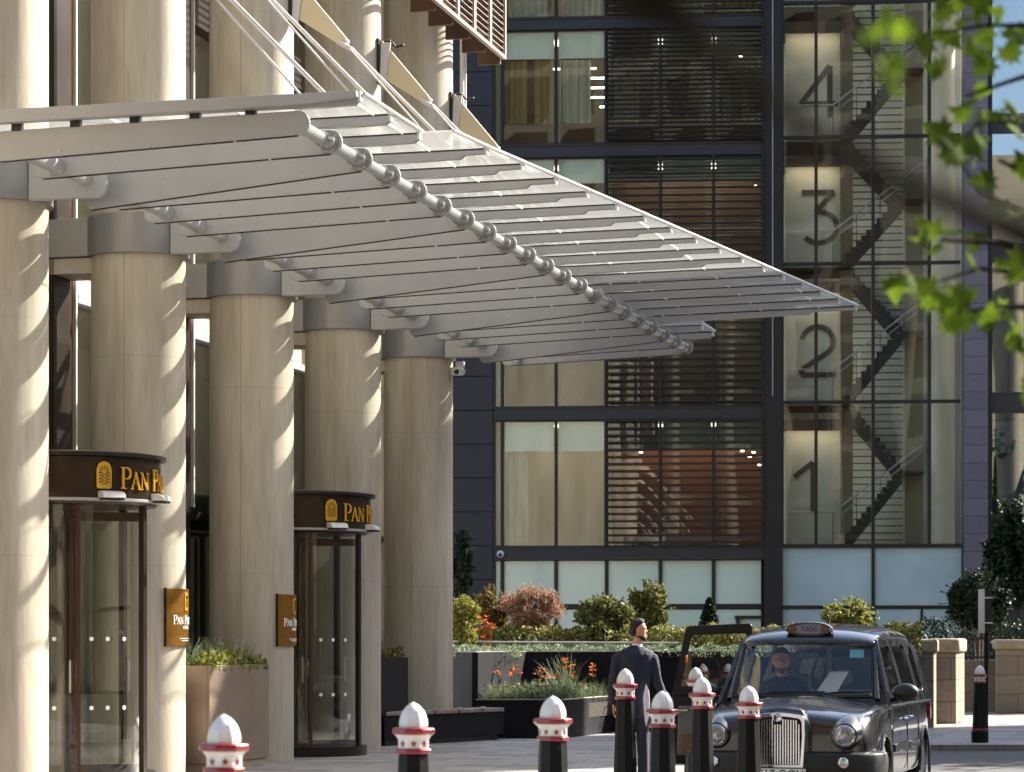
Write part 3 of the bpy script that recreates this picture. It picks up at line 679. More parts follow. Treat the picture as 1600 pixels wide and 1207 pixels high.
revolving_door(12, 'farther revolving door with bronze drum header and gold lettering behind the lit third column')
# wall plaques wrapped on the columns
def plaque(k, label):
    uc = uk(k); r = 0.565
    p = thing('wall_plaque', label, 'sign', (0, uc, 1.5), 'F', 'gold hotel plaques on the columns')
    MB().lathe([(r, 1.50), (r+0.02, 1.505), (r+0.02, 2.165), (r, 2.17)], (0, uc, 0), 24, R(-35), R(66), caps=False).build('plate', 'gold_plate', p)
    e = MB()
    for a in (-35, 66): e.box(-0.03, 0.024, -0.006, 0.006, 1.495, 2.175, Matrix.Translation((r*cos(R(a)), uc+r*sin(R(a)), 0)) @ Matrix.Rotation(R(a), 4, 'Z'))
    e.build('plate_edge', 'bronze_dark', p)
    wd, ww = word('PAN PACIFIC', 0.105); t = MB(); wrap(t, wd, 0, uc, r+0.021, R(-25), 1.755, 0.004)
    wl, w2 = word('LONDON', 0.036, False); wrap(t, wl, 0, uc, r+0.021, R(-7), 1.70, 0.004)
    for j, wdt in enumerate((0.34, 0.26)):          # two lines of fine print, too small to read
        x = -wdt/2; rr = random.Random(j)
        while x < wdt/2:
            q = rr.uniform(0.012, 0.035); wrap(t, [[(x, 0), (x+q, 0), (x+q, 0.009), (x, 0.009)]], 0, uc, r+0.021, R(3), 1.585-0.025*j, 0.003); x += q+0.009
    t.build('lettering', 'dots', p)
    rows, cuts = emblem(0.12, 0.21)
    e = MB(); wrap(e, rows, 0, uc, r+0.021, R(3), 1.915, 0.008); eo = e.build('emblem_plate', 'gold', p)
    e = MB(); wrap(e, cuts, 0, uc, r+0.0295, R(3), 1.915, 0.002); e.build('emblem_leaves', 'bronze_dark', eo)
plaque(6, 'gold plaque on the second column, left of the nearer flower planter')
plaque(10, 'gold plaque on the third column, in front of the farther revolving door')
# ------------------------------------------------------------ foliage builders
def leaf_quads(mb, pts, size, rnd, flat=0.0, asp=2.0, up=None):
    for p in pts:
        s = size*rnd.uniform(0.6, 1.35)
        a = Vector((rnd.gauss(0, 1), rnd.gauss(0, 1), rnd.gauss(0, 1)*(1-flat)+(up or 0))).normalized()
        b = a.cross(Vector((rnd.gauss(0, 1), rnd.gauss(0, 1), rnd.gauss(0, 1)))).normalized()
        p = Vector(p); L, Wd = a*s, b*s/asp
        o = len(mb.v)
        mb.v += [tuple(p-L*0.5), tuple(p+Wd*0.5), tuple(p+L*0.5), tuple(p-Wd*0.5)]
        mb.f.append((o, o+1, o+2, o+3)); mb.sm.append(False)
def crown_points(c, rad, n, rnd, lumps=14, lump_r=0.36, power=1.0):
    """points on many small clumps scattered through an ellipsoid: uneven outline with gaps"""
    cen = []
    for i in range(lumps):
        while True:
            q = Vector((rnd.uniform(-1, 1), rnd.uniform(-1, 1), rnd.uniform(-1, 1)))
            if q.length < 1: break
        q = q.normalized()*(q.length**0.45)*0.78
        cen.append((q, rnd.uniform(0.55, 1.2)*lump_r))
    out = []
    for i in range(n):
        q, lr = cen[rnd.randrange(lumps)]
        d = Vector((rnd.gauss(0, 1), rnd.gauss(0, 1), rnd.gauss(0, 1))).normalized()*(rnd.random()**0.4)*lr
        p = q+d
        if p.z < -1: p.z = -1+rnd.random()*0.2
        out.append(Vector((c[0]+p.x*rad[0], c[1]+p.y*rad[1], c[2]+p.z*rad[2])))
    return out
M['stem'] = simple('woody stems', '#4b3c28', 0.85, 0, 0.25, 9.0)
M['fl_yellow'] = foliage('yellow green leaves', '#5a6026', '#838642', '#b0ac62', 0.35)
M['fl_green'] = foliage('mid green leaves', '#383f20', '#585f34', '#888a56', 0.3)
M['fl_olive'] = foliage('olive brown leaves', '#4a4420', '#6b6430', '#8c6c3c', 0.3)
M['fl_pink'] = foliage('dusty pink seed heads', '#6d5140', '#9a7660', '#c0a287', 0.3)
M['fl_dark'] = foliage('dark evergreen leaves', '#0f1a10', '#1a2918', '#2e3d24', 0.15)
M['fl_grey'] = foliage('grey green grass', '#4a5a42', '#71805f', '#97a488', 0.3)
M['fl_hedge'] = foliage('clipped hedge leaves', '#484a20', '#6a6c38', '#9c985c', 0.3)
M['fl_orange'] = foliage('orange petals', '#963e16', '#b85c28', '#cc8044', 0.4)
M['fl_white'] = foliage('pale flower spikes', '#a8a890', '#c8c8b0', '#e4e2d0', 0.3)
M['fl_plane'] = foliage('plane tree leaves', '#28360a', '#405212', '#5e721e', 0.5, 0.85)
def bush(name, label, cat, c, rad, mat, n, size, seed, group=None, lumps=16, asp=1.8, base=None, lump_r=0.40):
    n = int(n*2.0); lumps = int(lumps*1.35)
    rnd = random.Random(seed)
    z0 = base if base is not None else c[2]-rad[2]
    t = thing(name, label, cat, (c[0], c[1], z0), 'W', group)
    mb = MB(); leaf_quads(mb, crown_points(c, rad, n, rnd, lumps, lump_r), size, rnd, asp=asp)
    for i in range(46):                            # shoots breaking the outline
        th, ph = rnd.uniform(0, 2*pi), rnd.uniform(-0.1, 1.5); dd = Vector((cos(th)*cos(ph), sin(th)*cos(ph), sin(ph))); L = rnd.uniform(1.02, 1.3)
        leaf_quads(mb, [(c[0]+dd.x*rad[0]*f*L, c[1]+dd.y*rad[1]*f*L, c[2]+dd.z*rad[2]*f*L) for f in [0.72+0.28*q/12+rnd.gauss(0, .015) for q in range(13)]], size*0.8, rnd, asp=asp, up=0.5)
    mb.build('foliage', mat, t)
    sb = MB()
    for i in range(7):
        a = rnd.uniform(0, 2*pi); e = Vector((c[0]+rad[0]*0.6*cos(a)*rnd.random(), c[1]+rad[1]*0.6*sin(a)*rnd.random(), c[2]+rad[2]*rnd.uniform(0, 0.6)))
        s0 = Vector((c[0]+0.06*cos(a), c[1]+0.06*sin(a), z0)); sb.path([s0, (s0+e)/2+Vector((rnd.uniform(-.05, .05), 0, 0.05)), e], [0.022, 0.014, 0.006], 6)
    sb.build('stems', 'stem', t)
    return t
def grass_tuft(mb, c, h, n, rnd, spread=0.25, w=0.012):
    for i in range(n):
        a = rnd.uniform(0, 2*pi); r0 = rnd.random()*0.06; le = h*rnd.uniform(0.6, 1.15); sp = spread*rnd.uniform(0.3, 1.3)
        p0 = Vector((c[0]+r0*cos(a), c[1]+r0*sin(a), c[2])); o = len(mb.v)
        pr = Vector((-sin(a), cos(a), 0))*w
        for q in range(4):
            f = q/3; p = p0+Vector((cos(a)*sp*f*f, sin(a)*sp*f*f, le*(f-0.25*f*f*(sp/spread))))
            ww = pr*(1-f*0.85); mb.v += [tuple(p-ww), tuple(p+ww)]
        for q in range(3): mb.f.append((o+2*q, o+2*q+1, o+2*q+3, o+2*q+2)); mb.sm.append(False)
def flower(mb, p, s, rnd):
    for i in range(6):
        a = 2*pi*i/6+rnd.random(); d = Vector((cos(a), sin(a), rnd.uniform(0.2, 0.9))).normalized(); w = d.cross(Vector((0, 0, 1))).normalized()*s*0.22
        o = len(mb.v); P = Vector(p); mb.v += [tuple(P), tuple(P+d*s*0.55-w), tuple(P+d*s), tuple(P+d*s*0.55+w)]; mb.f.append((o, o+1, o+2, o+3)); mb.sm.append(False)
# ------------------------------------------------------------ planters in the colonnade
def facade_planter(name, label, mat, v0, v1, u0, u1, z1, frame='F'):
    t = thing(name, label, 'planter', ((v0+v1)/2, (u0+u1)/2, 0), frame)
    w = 0.03
    b = MB(); b.box(v1-w, v1, u0, u1, 0.1, z1); b.box(v0, v0+w, u0, u1, 0.1, z1); b.box(v0+w, v1-w, u0, u0+w, 0.1, z1); b.box(v0+w, v1-w, u1-w, u1, 0.1, z1)
    b.build('planter_box', mat, t, bevel=0.004)
    MB().box(v0+0.03, v1-0.03, u0+0.03, u1-0.03, 0.0, 0.1).build('plinth', 'sandcap' if mat == 'planter_light' else 'dark_plastic', t)
    MB().box(v0+w, v1-w, u0+w, u1-w, 0.95, z1-0.06).build('soil', 'soil', t)
    return t
facade_planter('planter', 'pale metal planter with long slanting shadows across its sunlit side', 'planter_light', -0.35, 0.65, uk(6)+0.62, uk(10)-1.16, 1.27)
facade_planter('planter', 'charcoal metal planter between the last two columns behind the wooden bench', 'planter_dark', -0.6, 0.24, uk(14)+0.62, uk(18)-1.36, 1.32)
def planting(origin, label, box, frame, n_leaf, tufts, flowers, whites, seed, z, leafmat='fl_yellow', h=0.22):
    rnd = random.Random(seed)
    t = thing('flowering_plants', label, 'plants', origin, frame)
    x0, x1, y0, y1 = box
    mb = MB(); pts = []
    for i in range(n_leaf):
        x, y = rnd.uniform(x0, x1), rnd.uniform(y0, y1)
        hh = h*(0.45+0.75*noise.noise(Vector((x*3, y*3, seed)))+0.4*rnd.random())
        pts.append((x, y, z+max(0.0, hh)*rnd.random()))
    leaf_quads(mb, pts, 0.075, rnd, asp=1.9, up=0.5); mb.build('leaves', leafmat, t)
    gb = MB()
    for i in range(tufts): grass_tuft(gb, (rnd.uniform(x0, x1), rnd.uniform(y0, y1), z), h*1.9, 16, rnd)
    if tufts: gb.build('grass_blades', 'fl_grey', t)
    fb = MB(); sb = MB()
    for i in range(flowers):
        x, y = rnd.uniform(x0+.05, x1-.05), rnd.uniform(y0+.05, y1-.05); zz = z+h*rnd.uniform(1.2, 2.3)
        MB().path([(x, y, z), (x+rnd.uniform(-.03, .03), y, zz)], [0.005, 0.004], 5).build('flower_stem', 'fl_green', t); flower(fb, (x, y, zz), 0.055, rnd); flower(fb, (x+.03, y, zz-.02), 0.045, rnd)
    if flowers: fb.build('orange_flowers', 'fl_orange', t)
    for i in range(whites):
        wb = MB()
        x, y = rnd.uniform(x0+.05, x1-.05), rnd.uniform(y0+.05, y1-.05); zz = z+h*rnd.uniform(1.0, 1.7)
        leaf_quads(wb, [(x+rnd.gauss(0, .008), y+rnd.gauss(0, .008), zz-rnd.random()*0.13) for _ in range(22)], 0.022, rnd)
        wb.path([(x, y, z), (x, y, zz)], [0.004, 0.003], 5); wb.build('flower_spike', 'fl_white', t)
    return t
planting((0.15, uk(8), 1.2), 'yellow green planting with pale flower spikes and an orange flower in the pale planter', (-0.28, 0.66, uk(6)+0.66, uk(10)-1.2), 'F', 5200, 10, 3, 26, 3, 1.21, h=0.24)
planting((-0.2, uk(16), 1.3), 'low shaded planting in the charcoal planter beside the last column', (-0.55, 0.2, uk(14)+0.66, uk(18)-1.4), 'F', 1500, 10, 2, 5, 4, 1.26, 'fl_olive', h=0.24)
# ------------------------------------------------------------ bench
bench = thing('bench', 'low charcoal bench with wooden slatted seat in front of the planters', 'bench', (-1.0, 41.4, 0))
A, B, B2, A2 = Vector((-1.90, 40.0)), Vector((-0.13, 42.8)), Vector((-0.52, 43.15)), Vector((-1.66, 40.95))
d_ = (B-A).normalized(); n_ = Vector((-d_.y, d_.x))
MB().prism([tuple(A+n_*0.0), tuple(B), tuple(B2), tuple(A2)], 0.10, 0.45, 'z').build('bench_body', 'planter_dark', bench, bevel=0.006)
MB().prism([tuple(A+n_*0.06+d_*0.1), tuple(B+n_*0.05-d_*0.1), tuple(B2-d_*0.1), tuple(A2+d_*0.05)], 0.0, 0.10, 'z').build('plinth', 'dark_plastic', bench)
for i in range(5):
    f0, f1 = i/5+0.006, (i+1)/5-0.006
    MB().prism([tuple(A.lerp(B, f0)-n_*0.02), tuple(A.lerp(B, f1)-n_*0.02), tuple(A2.lerp(B2, f1)), tuple(A2.lerp(B2, f0))], 0.452, 0.51, 'z').build('seat_slat', 'wood', bench, bevel=0.006)
for i in (1, 2, 3, 4):
    P = A.lerp(B, i/5); hp_ = MB(); e1, e2 = P-n_*0.03-d_*0.07, P-n_*0.03+d_*0.07
    hp_.path([(e1.x, e1.y, 0.50), (e1.x, e1.y, 0.535), (e2.x, e2.y, 0.535), (e2.x, e2.y, 0.50)], 0.008, 6); hp_.build('skate_stop', 'steel', bench)
# ------------------------------------------------------------ cast iron bollards
def make_bollard(label):
    t = thing('bollard', label, 'bollard', (0, 0, 0), 'W', 'cast iron bollards along the kerb')
    off = R(22.5)
    def oct_(prof): return MB().lathe([(r/cos(R(22.5)), z) for r, z in prof], n=8, a0=off, a1=off+2*pi, smooth=False)
    oct_([(0.125, 0), (0.125, 0.17), (0.112, 0.185), (0.108, 0.2), (0.082, 0.92)]).build('post', 'black_iron', t, bevel=0.006)
    oct_([(0.108, 0.186), (0.118, 0.19), (0.118, 0.215), (0.108, 0.22)]).build('lower_band', 'bollard_red', t, bevel=0.003)
    oct_([(0.082, 0.92), (0.094, 0.922), (0.097, 0.935), (0.094, 0.948), (0.08, 0.95)]).build('lower_collar', 'bollard_red', t, bevel=0.003)
    oct_([(0.08, 0.95), (0.083, 0.952), (0.083, 0.998), (0.09, 1.012), (0.104, 1.026)]).build('star_band', 'bollard_white', t, bevel=0.002)
    oct_([(0.104, 1.026), (0.113, 1.03), (0.117, 1.045), (0.112, 1.06), (0.08, 1.067)]).build('upper_collar', 'bollard_red', t, bevel=0.004)
    sb = MB()
    for i in range(8):
        T = Matrix.Rotation(2*pi*i/8, 4, 'Z') @ Matrix.Translation((0.083, 0, 0.977))
        pts = [((0.021 if q % 2 == 0 else 0.0088)*sin(q*pi/5), (0.021 if q % 2 == 0 else 0.0088)*cos(q*pi/5)) for q in range(10)]
        sb.prism(pts, 0.0, 0.003, 'x', T)
    sb.build('stars', 'bollard_red', t)
    prof = []
    for i in range(9):
        a = i/8; prof.append((0.079*(1-a**2.3)**0.72 if i < 8 else 0.0005, 1.066+0.137*a))
    prof[0] = (0.076, 1.062)
    oct_(prof).build('domed_cap', 'bollard_white', t, bevel=0.004)
    return t
spots = [(350, 329, 1117, 'white capped bollard in front of the pale planter, nearest and leftmost of all'),
 (646, 285, 1098, 'white capped bollard in front of the wooden bench'),
 (864, 250, 1088, 'white capped bollard in front of the orange flowers, between the bench and the man'),
 (977, 161, 1045, 'white capped bollard covering the left side of the man in the dark suit'),
 (1035, 209, 1080, "white capped bollard just right of the man, in front of his right arm"),
 (1097, 175, 1058, 'white capped bollard in front of the left headlight of the black taxi'),
 (1087, 134, 1043, 'white capped bollard mostly hidden behind the open taxi door, only its cap showing'),
 (1170, 187, 1072, 'white capped bollard standing in front of the left half of the taxi grille'),
 (1531, 101, 1040, 'white capped bollard standing alone on the right, in front of the stone piers')]
b0 = None
for i, (x, m, y, lab) in enumerate(spots):
    Z = F/m; top = EYE+(1006-y)/m
    loc = ((x-800)/m, Z, 0)
    if b0 is None: b0 = make_bollard(lab); b0.location = loc; o = b0
    else: o = dup(b0, loc, None, lab)
    o.rotation_euler = (0, 0, R([10, 3, 14, 20, 8, 12, 25, 5, 2][i]))
    o.scale = (1, 1, top/1.2)
# ------------------------------------------------------------ dark office building across the court
office = thing('office_building', 'dark blue grey glass office building with louvred bays and a numbered glass stair tower', 'building', (0, 0, 0), 'B')
M['far_glass'] = glass('far office glass', (0.85, 0.88, 0.85), 0.05, 0.010, wscale=0.35)
M['far_glass_tower'] = glass('stair tower glass', (0.88, 0.9, 0.89), 0.035, 0.016, wscale=0.4)
M['blind_w'] = simple('roller blind cloth', '#e2e4d6', 0.85, 0, 0.04, 1.0)
M['blind_o'] = simple('olive roller blind', '#7e8270', 0.85, 0, 0.08, 1.0)
M['frost_green'] = simple('pale green back painted glass', '#c0ccb6', 0.12, 0, 0.05, 0.8, coat=0.3)
M['frost_blue'] = simple('pale blue back painted glass', '#a2b2b0', 0.10, 0, 0.12, 0.5, coat=0.3)
M['wood_wall'] = simple('brown timber wall', '#4a3323', 0.6, 0, 0.25, 1.0, stretch=(1, 1, 8))
M['red_wall'] = simple('rust red wall', '#5e3424', 0.7, 0, 0.15, 0.6)
M['tan_wall'] = simple('tan interior wall', '#807662', 0.8, 0, 0.2, 0.5, stretch=(2, 1, 0.4))
M['dark_int'] = simple('dim interior', '#39342e', 0.9, 0, 0.3, 0.6)
M['curtain_far'] = simple('pale office curtain', '#b4ac98', 0.9, 0, 0.15, 2.0, stretch=(6, 1, 0.2))
M['curtain_tan'] = simple('ochre office curtain', '#8c7448', 0.9, 0, 0.15, 2.0, stretch=(6, 1, 0.2))
M['lamp'] = emit('ceiling lamp', '#fff2d8', 6.0)
M['fill_cool'] = emit('cool fill strip', '#f4efe2', 1.8)  # glow for strips added out of view to brighten the stair wall
M['fill_soft'] = emit('soft fill panel', '#fff0d8', 2.0)  # glow for panels added to brighten the rooms and numeral walls
XS = [bt(x) for x in (772, 785, 869, 948, 1032, 1115, 1192)]
beams = [(4.15, 4.55), (8.53, 8.92), (12.75, 13.12), (16.75, 17.15), (20.75, 21.12), (24.9, 25.3)]
rows = [(4.55, 8.53), (8.92, 12.75), (13.12, 16.75), (17.15, 20.75), (21.12, 24.9)]
XR = bt(1222)
cl_ = MB(); z = 0.35
while z < 30:
    for xa, xb in ((bt(560), bt(655)), (bt(655), bt(772)-0.02)):
        cl_.box(xa+0.01, xb-0.01, -0.10, 0.0, z+0.012, z+1.062-0.012)
    z += 1.062
cl_.build('cladding_panels', 'cladding', office)
MB().box(bt(560), bt(772)-0.02, 0.0, 0.35, 0, 30).build('cladding_wall', 'dark_joint', office)
for z0, z1 in beams:
    b = MB(); b.box(XS[0], bt(1205), -0.12, 0.12, z0+0.05, z1-0.05); b.box(XS[0], bt(1205), -0.16, 0.1, z0, z0+0.05); b.box(XS[0], bt(1205), -0.16, 0.1, z1-0.05, z1)
    b.build('spandrel_beam', 'spandrel', office)
    MB().box(XS[0], bt(1205), 0.14, 7, z0+0.02, z1-0.02).build('floor_slab', 'dark_int', office)
rr = random.Random(11)
# ground storey of pale glass panels with a transom
for i in range(6):
    f = MB(); xa, xb = XS[i], XS[i+1]
    for za, zb in ((0.0, 2.62), (2.74, 4.15)):
        MB().box(xa+0.06, xb-0.06, 0.03, 0.05, za+0.03, zb-0.03).build('glass_panel', 'frost_green', office)
    f.box(xa-0.06, xa+0.06, -0.05, 0.1, 0, 4.15); f.box(xa+0.06, xb-0.06, -0.03, 0.08, 2.62, 2.74); f.build('panel_frame', 'dark_frame', office)
walls = {0: ('tan_wall', 'red_wall'), 1: ('dark_int', 'dark_int'), 2: ('wood_wall', 'wood_wall'), 3: ('dark_int', 'dark_int'), 4: ('tan_wall', 'dark_int')}
for r_, (z0, z1) in enumerate(rows):
    a, b = walls[r_]
    MB().box(XS[0], XS[3], 3.0, 3.1, z0, z1).build('room_wall', a, office)
    MB().box(XS[3]+0.02, XS[6]+0.5, 2.4, 2.5, z0, z1).build('room_wall', b, office)
    MB().box(XS[3]-0.04, XS[3]+0.04, 0.3, 3.0, z0, z1).build('room_partition', 'dark_int', office)
    for xa, xb in ((XS[0]+0.5, XS[3]-0.4), (XS[3]+0.4, XS[6]-0.3)):
        MB().box(xa, xb, 1.2, 1.9, z1-0.08, z1-0.04).build('fill_panel', 'fill_soft', office)  # added glowing panel, brightens the room behind the glass
    for i in range(6):
        xa, xb = XS[i], XS[i+1]
        f = MB(); w = 0.05
        f.box(xa-w, xa+w, -0.10, 0.12, z0, z1); f.box(xa+w, xb-w, -0.04, 0.08, z0, z0+0.05); f.box(xa+w, xb-w, -0.04, 0.08, z1-0.05, z1)
        if i == 5: f.box(xb-w, xb+w, -0.1, 0.12, z0, z1)
        wdw = f.build('window', 'dark_frame', office)
        MB().box(xa+w, xb-w, 0.0, 0.012, z0+0.05, z1-0.05).build('pane', 'far_glass', wdw)
        hgt = {0: 0.92, 1: 0, 2: 0.75, 3: 0.83, 4: 0}[r_]
        if hgt and i > 0:
            mat = 'blind_w' if i < 3 else ('spandrel' if i == 3 else 'blind_o')
            MB().box(xa+w+0.02, xb-w-0.02, 0.08, 0.10, z1-0.05-hgt, z1-0.05).build('blind', mat, wdw)
    # curtains
    if r_ in (3, 4, 0):
        for (xa, xb) in {3: [(XS[1]+.1, XS[1]+.75), (XS[1]+1.0, XS[2]-.1), (XS[2]+.1, XS[3]-.5), (XS[3]+.2, XS[3]+1.0), (XS[4]-.3, XS[4]+.9), (XS[4]+1.2, XS[5]+.5), (XS[5]+.9, XS[6]-.1)], 4: [(XS[0]+.1, XS[2]-.3), (XS[2]+.2, XS[3]-.1), (XS[4], XS[5]-.3), (XS[5], XS[6]-.2)], 0: [(XS[0]+.05, XS[0]+.22), (XS[1]+.05, XS[1]+.8)]}[r_]:
            n = int((xb-xa)/0.05); pts = [(xa+(xb-xa)*q/n, 0.22+0.05*sin(q*1.55+rr.random())) for q in range(n+1)]
            c = MB(); zt = z1-0.06 if r_ != 3 else z1-0.9; zb = z0+(0.72 if r_ == 3 else 0.06)
            c.rings([[(x, y, zb) for x, y in pts], [(x, y, zt) for x, y in pts]], caps=False, closed=False)
            c.build('curtain', 'curtain_far' if rr.random() < 0.75 else 'curtain_tan', office)
    if r_ == 3:                                     # desk-high dark cabinets
        MB().box(XS[2]+0.1, XS[6], 0.9, 1.3, z0, z0+0.72).build('cabinet', 'dark_int', office)
# hanging linear lamps and downlights
for i, (xa, xb, y) in enumerate(((862, 930, 0.6), (880, 943, 2.0), (899, 943, 3.4), (917, 943, 4.9), (932, 943, 6.4))):
    Zz = 84+y; MB().box(bt(xa)*1.0, bt(xb), 0.5+i*0.42, 0.53+i*0.42, 19.62-i*0.22, 19.66-i*0.22).build('strip_light', 'lamp', office)
dl = [(975, 86), (1064, 85), (1157, 80), (1169, 96), (1178, 107), (1000, 704), (1160, 703), (1172, 712), (1178, 705), (1187, 725), (1181, 285), (1029, 214), (1150, 668)]
for x, y in dl:
    MB().tube((bt(x), 1.0, bz(y)), (bt(x), 1.0, bz(y)+0.03), 0.05, 10).build('downlight', 'lamp', office)
# louvre screen in front of the three right hand bays
for r_, (z0, z1) in enumerate(rows):
    l = MB(); z = z0+0.12
    while z < z1-0.02:
        l.box(XS[3]-0.02, XS[6]+0.02, -0.42, -0.22, z, z+(0.045 if r_ != 3 else 0.035)); z += (0.222 if r_ != 3 else 0.148)
    for x in (XS[3]-0.03, XS[4], XS[5], XS[6]): l.box(x-0.03, x+0.03, -0.46, -0.40, z0, z1)
    l.build('louvre_screen', 'dark_frame', office)
# corner post beside the tower
p = MB(); p.box(bt(1194), bt(1222), -0.35, 0.3, 0, 26); p.build('corner_post', 'dark_frame', office)
MB().box(bt(1207)-0.012, bt(1207)+0.012, -0.375, -0.35, 9.2, 26).build('guide_rail', 'steel', office)
# ---- stair tower
tx0, tx1 = bt(1222), bt(1505)
flo = [0.1, 4.57, 9.03, 13.33, 17.26, 21.45, 25.6]
mull = [1222, 1275, 1364, 1452, 1503]
for j in range(1, 6):
    z0, z1 = flo[j], flo[j+1]
    for i in range(4):
        xa, xb = bt(mull[i]), bt(mull[i+1])
        f = MB(); f.box(xa-0.05, xa+0.05, -0.12, 0.12, z0, z1); f.box(xa+0.05, xb-0.05, -0.08, 0.08, z0-0.05, z0+0.05)
        w = f.build('window', 'dark_frame' if i != 1 else 'bronze_dark', office)
        MB().box(xa+0.05, xb-0.05, 0.0, 0.012, z0+0.05, z1-0.05).build('pane', 'far_glass_tower', w)
M['num_panel'] = simple('pale stair core wall', '#bdb9a4', 0.8, 0, 0.08, 0.5)
M['num_dark'] = simple('dark numeral paint', '#3b352b', 0.6)
M['stair_dark'] = simple('dark steel stair', '#1c1e22', 0.5, 0.3, 0.2, 2.0)
M['col_reflected'] = simple('cream reflected column', '#e2d6ba', 0.7, 0, 0.08, 0.6)  # colour of stone columns mirrored in the tower glass
M['stair_wall'] = simple('grey stair wall', '#ccd2cb', 0.8, 0, 0.12, 0.5)
M['tan_post'] = simple('tan ribbed cladding', '#66563e', 0.6, 0, 0.3, 3.0, stretch=(10, 1, 0.3))
MB().box(tx0, tx1+0.3, 2.5, 2.7, 0, 26).build('core_wall', 'stair_wall', office)
lw_ = MB(); z = 4.6
while z < 26: lw_.box(bt(1315), bt(1418), 2.3, 2.4, z, z+0.03); z += 0.222
lw_.build('core_louvres', 'dark_frame', office)
for j in range(1, 6):
    z0, z1 = flo[j], flo[j+1]
    MB().box(bt(1228), bt(1314), 0.9, 1.0, z0+0.02, z1-0.75).build('numeral_wall', 'num_panel', office)
    MB().box(bt(1232), bt(1310), 0.35, 0.6, z1-0.78, z1-0.74).build('fill_panel', 'fill_soft', office)  # added glowing panel, brightens the numeral wall
    MB().box(bt(1226), bt(1316), 0.28, 0.33, z1-0.86, z1-0.721).build('fill_shield', 'wood_wall', office)  # lip added to keep the glowing panel out of view
    MB().box(tx0, bt(1316), 0.3, 2.4, z1-0.72, z1-0.5).build('core_soffit', 'wood_wall', office)
    MB().box(bt(1326), bt(1331), 1.1, 1.3, z0+0.1, z1-0.2).build('fill_strip', 'fill_cool', office)  # glowing strip added behind the post to brighten the stair wall
    MB().box(bt(1315), bt(1334), 0.6, 1.0, z0, z1).build('core_post', 'tan_post', office)
    MB().box(tx0+0.05, bt(1322), 0.25, 2.9, z0-0.12, z0-0.06).build('landing', 'stair_dark', office)
    # scissor flights: the front one climbs right, the back one climbs left
    zm = (z0+z1)/2; xa, xb = bt(1322), bt(1412)
    for (ya, yb, p0, p1, q0, q1) in ((0.45, 1.15, xa, z0, xb, zm), (1.45, 2.15, xb, zm, xa, z1)):
        s = MB(); d = Vector((p1-p0, 0, q1-q0)) if False else None
        A3, B3 = Vector((p0, 0, p1)), Vector((q0, 0, q1)); up = Vector((0, 0, 0.30))
        for y in (ya, yb): s.prism([(A3.x, A3.z-0.24), (B3.x, B3.z-0.24), (B3.x, B3.z+0.14), (A3.x, A3.z+0.14)], y, y+0.04, 'y')
        n = 11
        for q in range(n):
            f0, f1 = q/n, (q+1)/n; xx0, xx1 = A3.x+(B3.x-A3.x)*f0, A3.x+(B3.x-A3.x)*f1; zz = A3.z+(B3.z-A3.z)*f1
            s.box(min(xx0, xx1), max(xx0, xx1)+0.03, ya+0.04, yb, zz+0.06, zz+0.10)
            s.box(min(xx0, xx1), min(xx0, xx1)+0.03, ya+0.04, yb, zz-0.12, zz+0.06); s.box(min(xx0, xx1), max(xx0, xx1), ya-0.03, ya, zz+0.03, zz+0.22)
        s.box(min(p0, q0), max(p0, q0), ya+0.02, ya+0.06, min(p1, q1), min(p1, q1)+0.001) if False else None
        s.build('stair_flight', 'stair_dark', office)
    MB().box(bt(1412), bt(1445), 0.4, 2.2, zm+0.02, zm+0.10).build('half_landing', 'stair_dark', office)
    h = MB(); s0 = Vector((bt(1302), 0.22, z0+1.05)); s1 = Vector((bt(1450), 0.22, z0+3.25))
    h.path([(bt(1229), 0.22, z0+1.05), tuple(s0), tuple(s1)], 0.028, 6); h.path([tuple(s0+Vector((0.1, 0.02, -0.17))), tuple(s1+Vector((0, 0.02, -0.2)))], 0.016, 6)
    h.build('handrail', 'steel', office)
    h = MB()
    for q in range(5):
        f = q/4; P = s0.lerp(s1, f); h.tube(tuple(P), (P.x, 0.24, P.z-1.0), 0.012, 6)
    h.build('balusters', 'stair_dark', office)
    MB().box(bt(1418), bt(1447), 1.3, 1.5, z0, z1).build('reflection_panel', 'tan_wall', office)  # beige panel standing in for a reflection in the tower glass
    MB().tube((bt(1476), 1.3, z0), (bt(1476), 1.3, z1), 0.42, 24).build('reflected_column', 'col_reflected', office)  # solid column standing in for stone columns reflected in the glass
# numerals
def ribbon(pts, w, closed=False):
    out = []
    for a, b in zip(pts[:-1], pts[1:]): out.append(st(a, b, w))
    return out
def numeral(ch, cx, cz, h, w):
    P = lambda a, b: (cx+a*h, cz+b*h)
    if ch == '4': ls = [[P(.22, .0), P(.22, 1), P(-.34, .27), P(.38, .27)]]
    elif ch == '3': ls = [[P(-.34, .98), P(.30, .98), P(-.06, .60)]+[P(.0+.36*sin(R(a)), .28+.31*cos(R(a))) for a in range(-10, 235, 15)]]
    elif ch == '2': ls = [[P(.0+.31*cos(R(a)), .68+.30*sin(R(a))) for a in range(170, -30, -15)]+[P(.20, .47), P(-.30, .14), P(-.33, .03), P(.36, .03)]]
    else: ls = [[P(-.36, .70), P(.0, .98), P(.0, .0)]]
    mb = MB()
    for l in ls:
        for q in ribbon(l, w): mb.prism(q, 0.86, 0.895, 'y')
    return mb
for ch, x, yb, yt in (('4', 1280, 176, 94), ('3', 1281, 371, 292), ('2', 1279, 584, 504), ('1', 1272, 800, 718)):
    h = bz(yt, x)-bz(yb, x); numeral(ch, bt(x), bz(yb, x), h, 0.165).build('floor_numeral', 'num_dark', office)
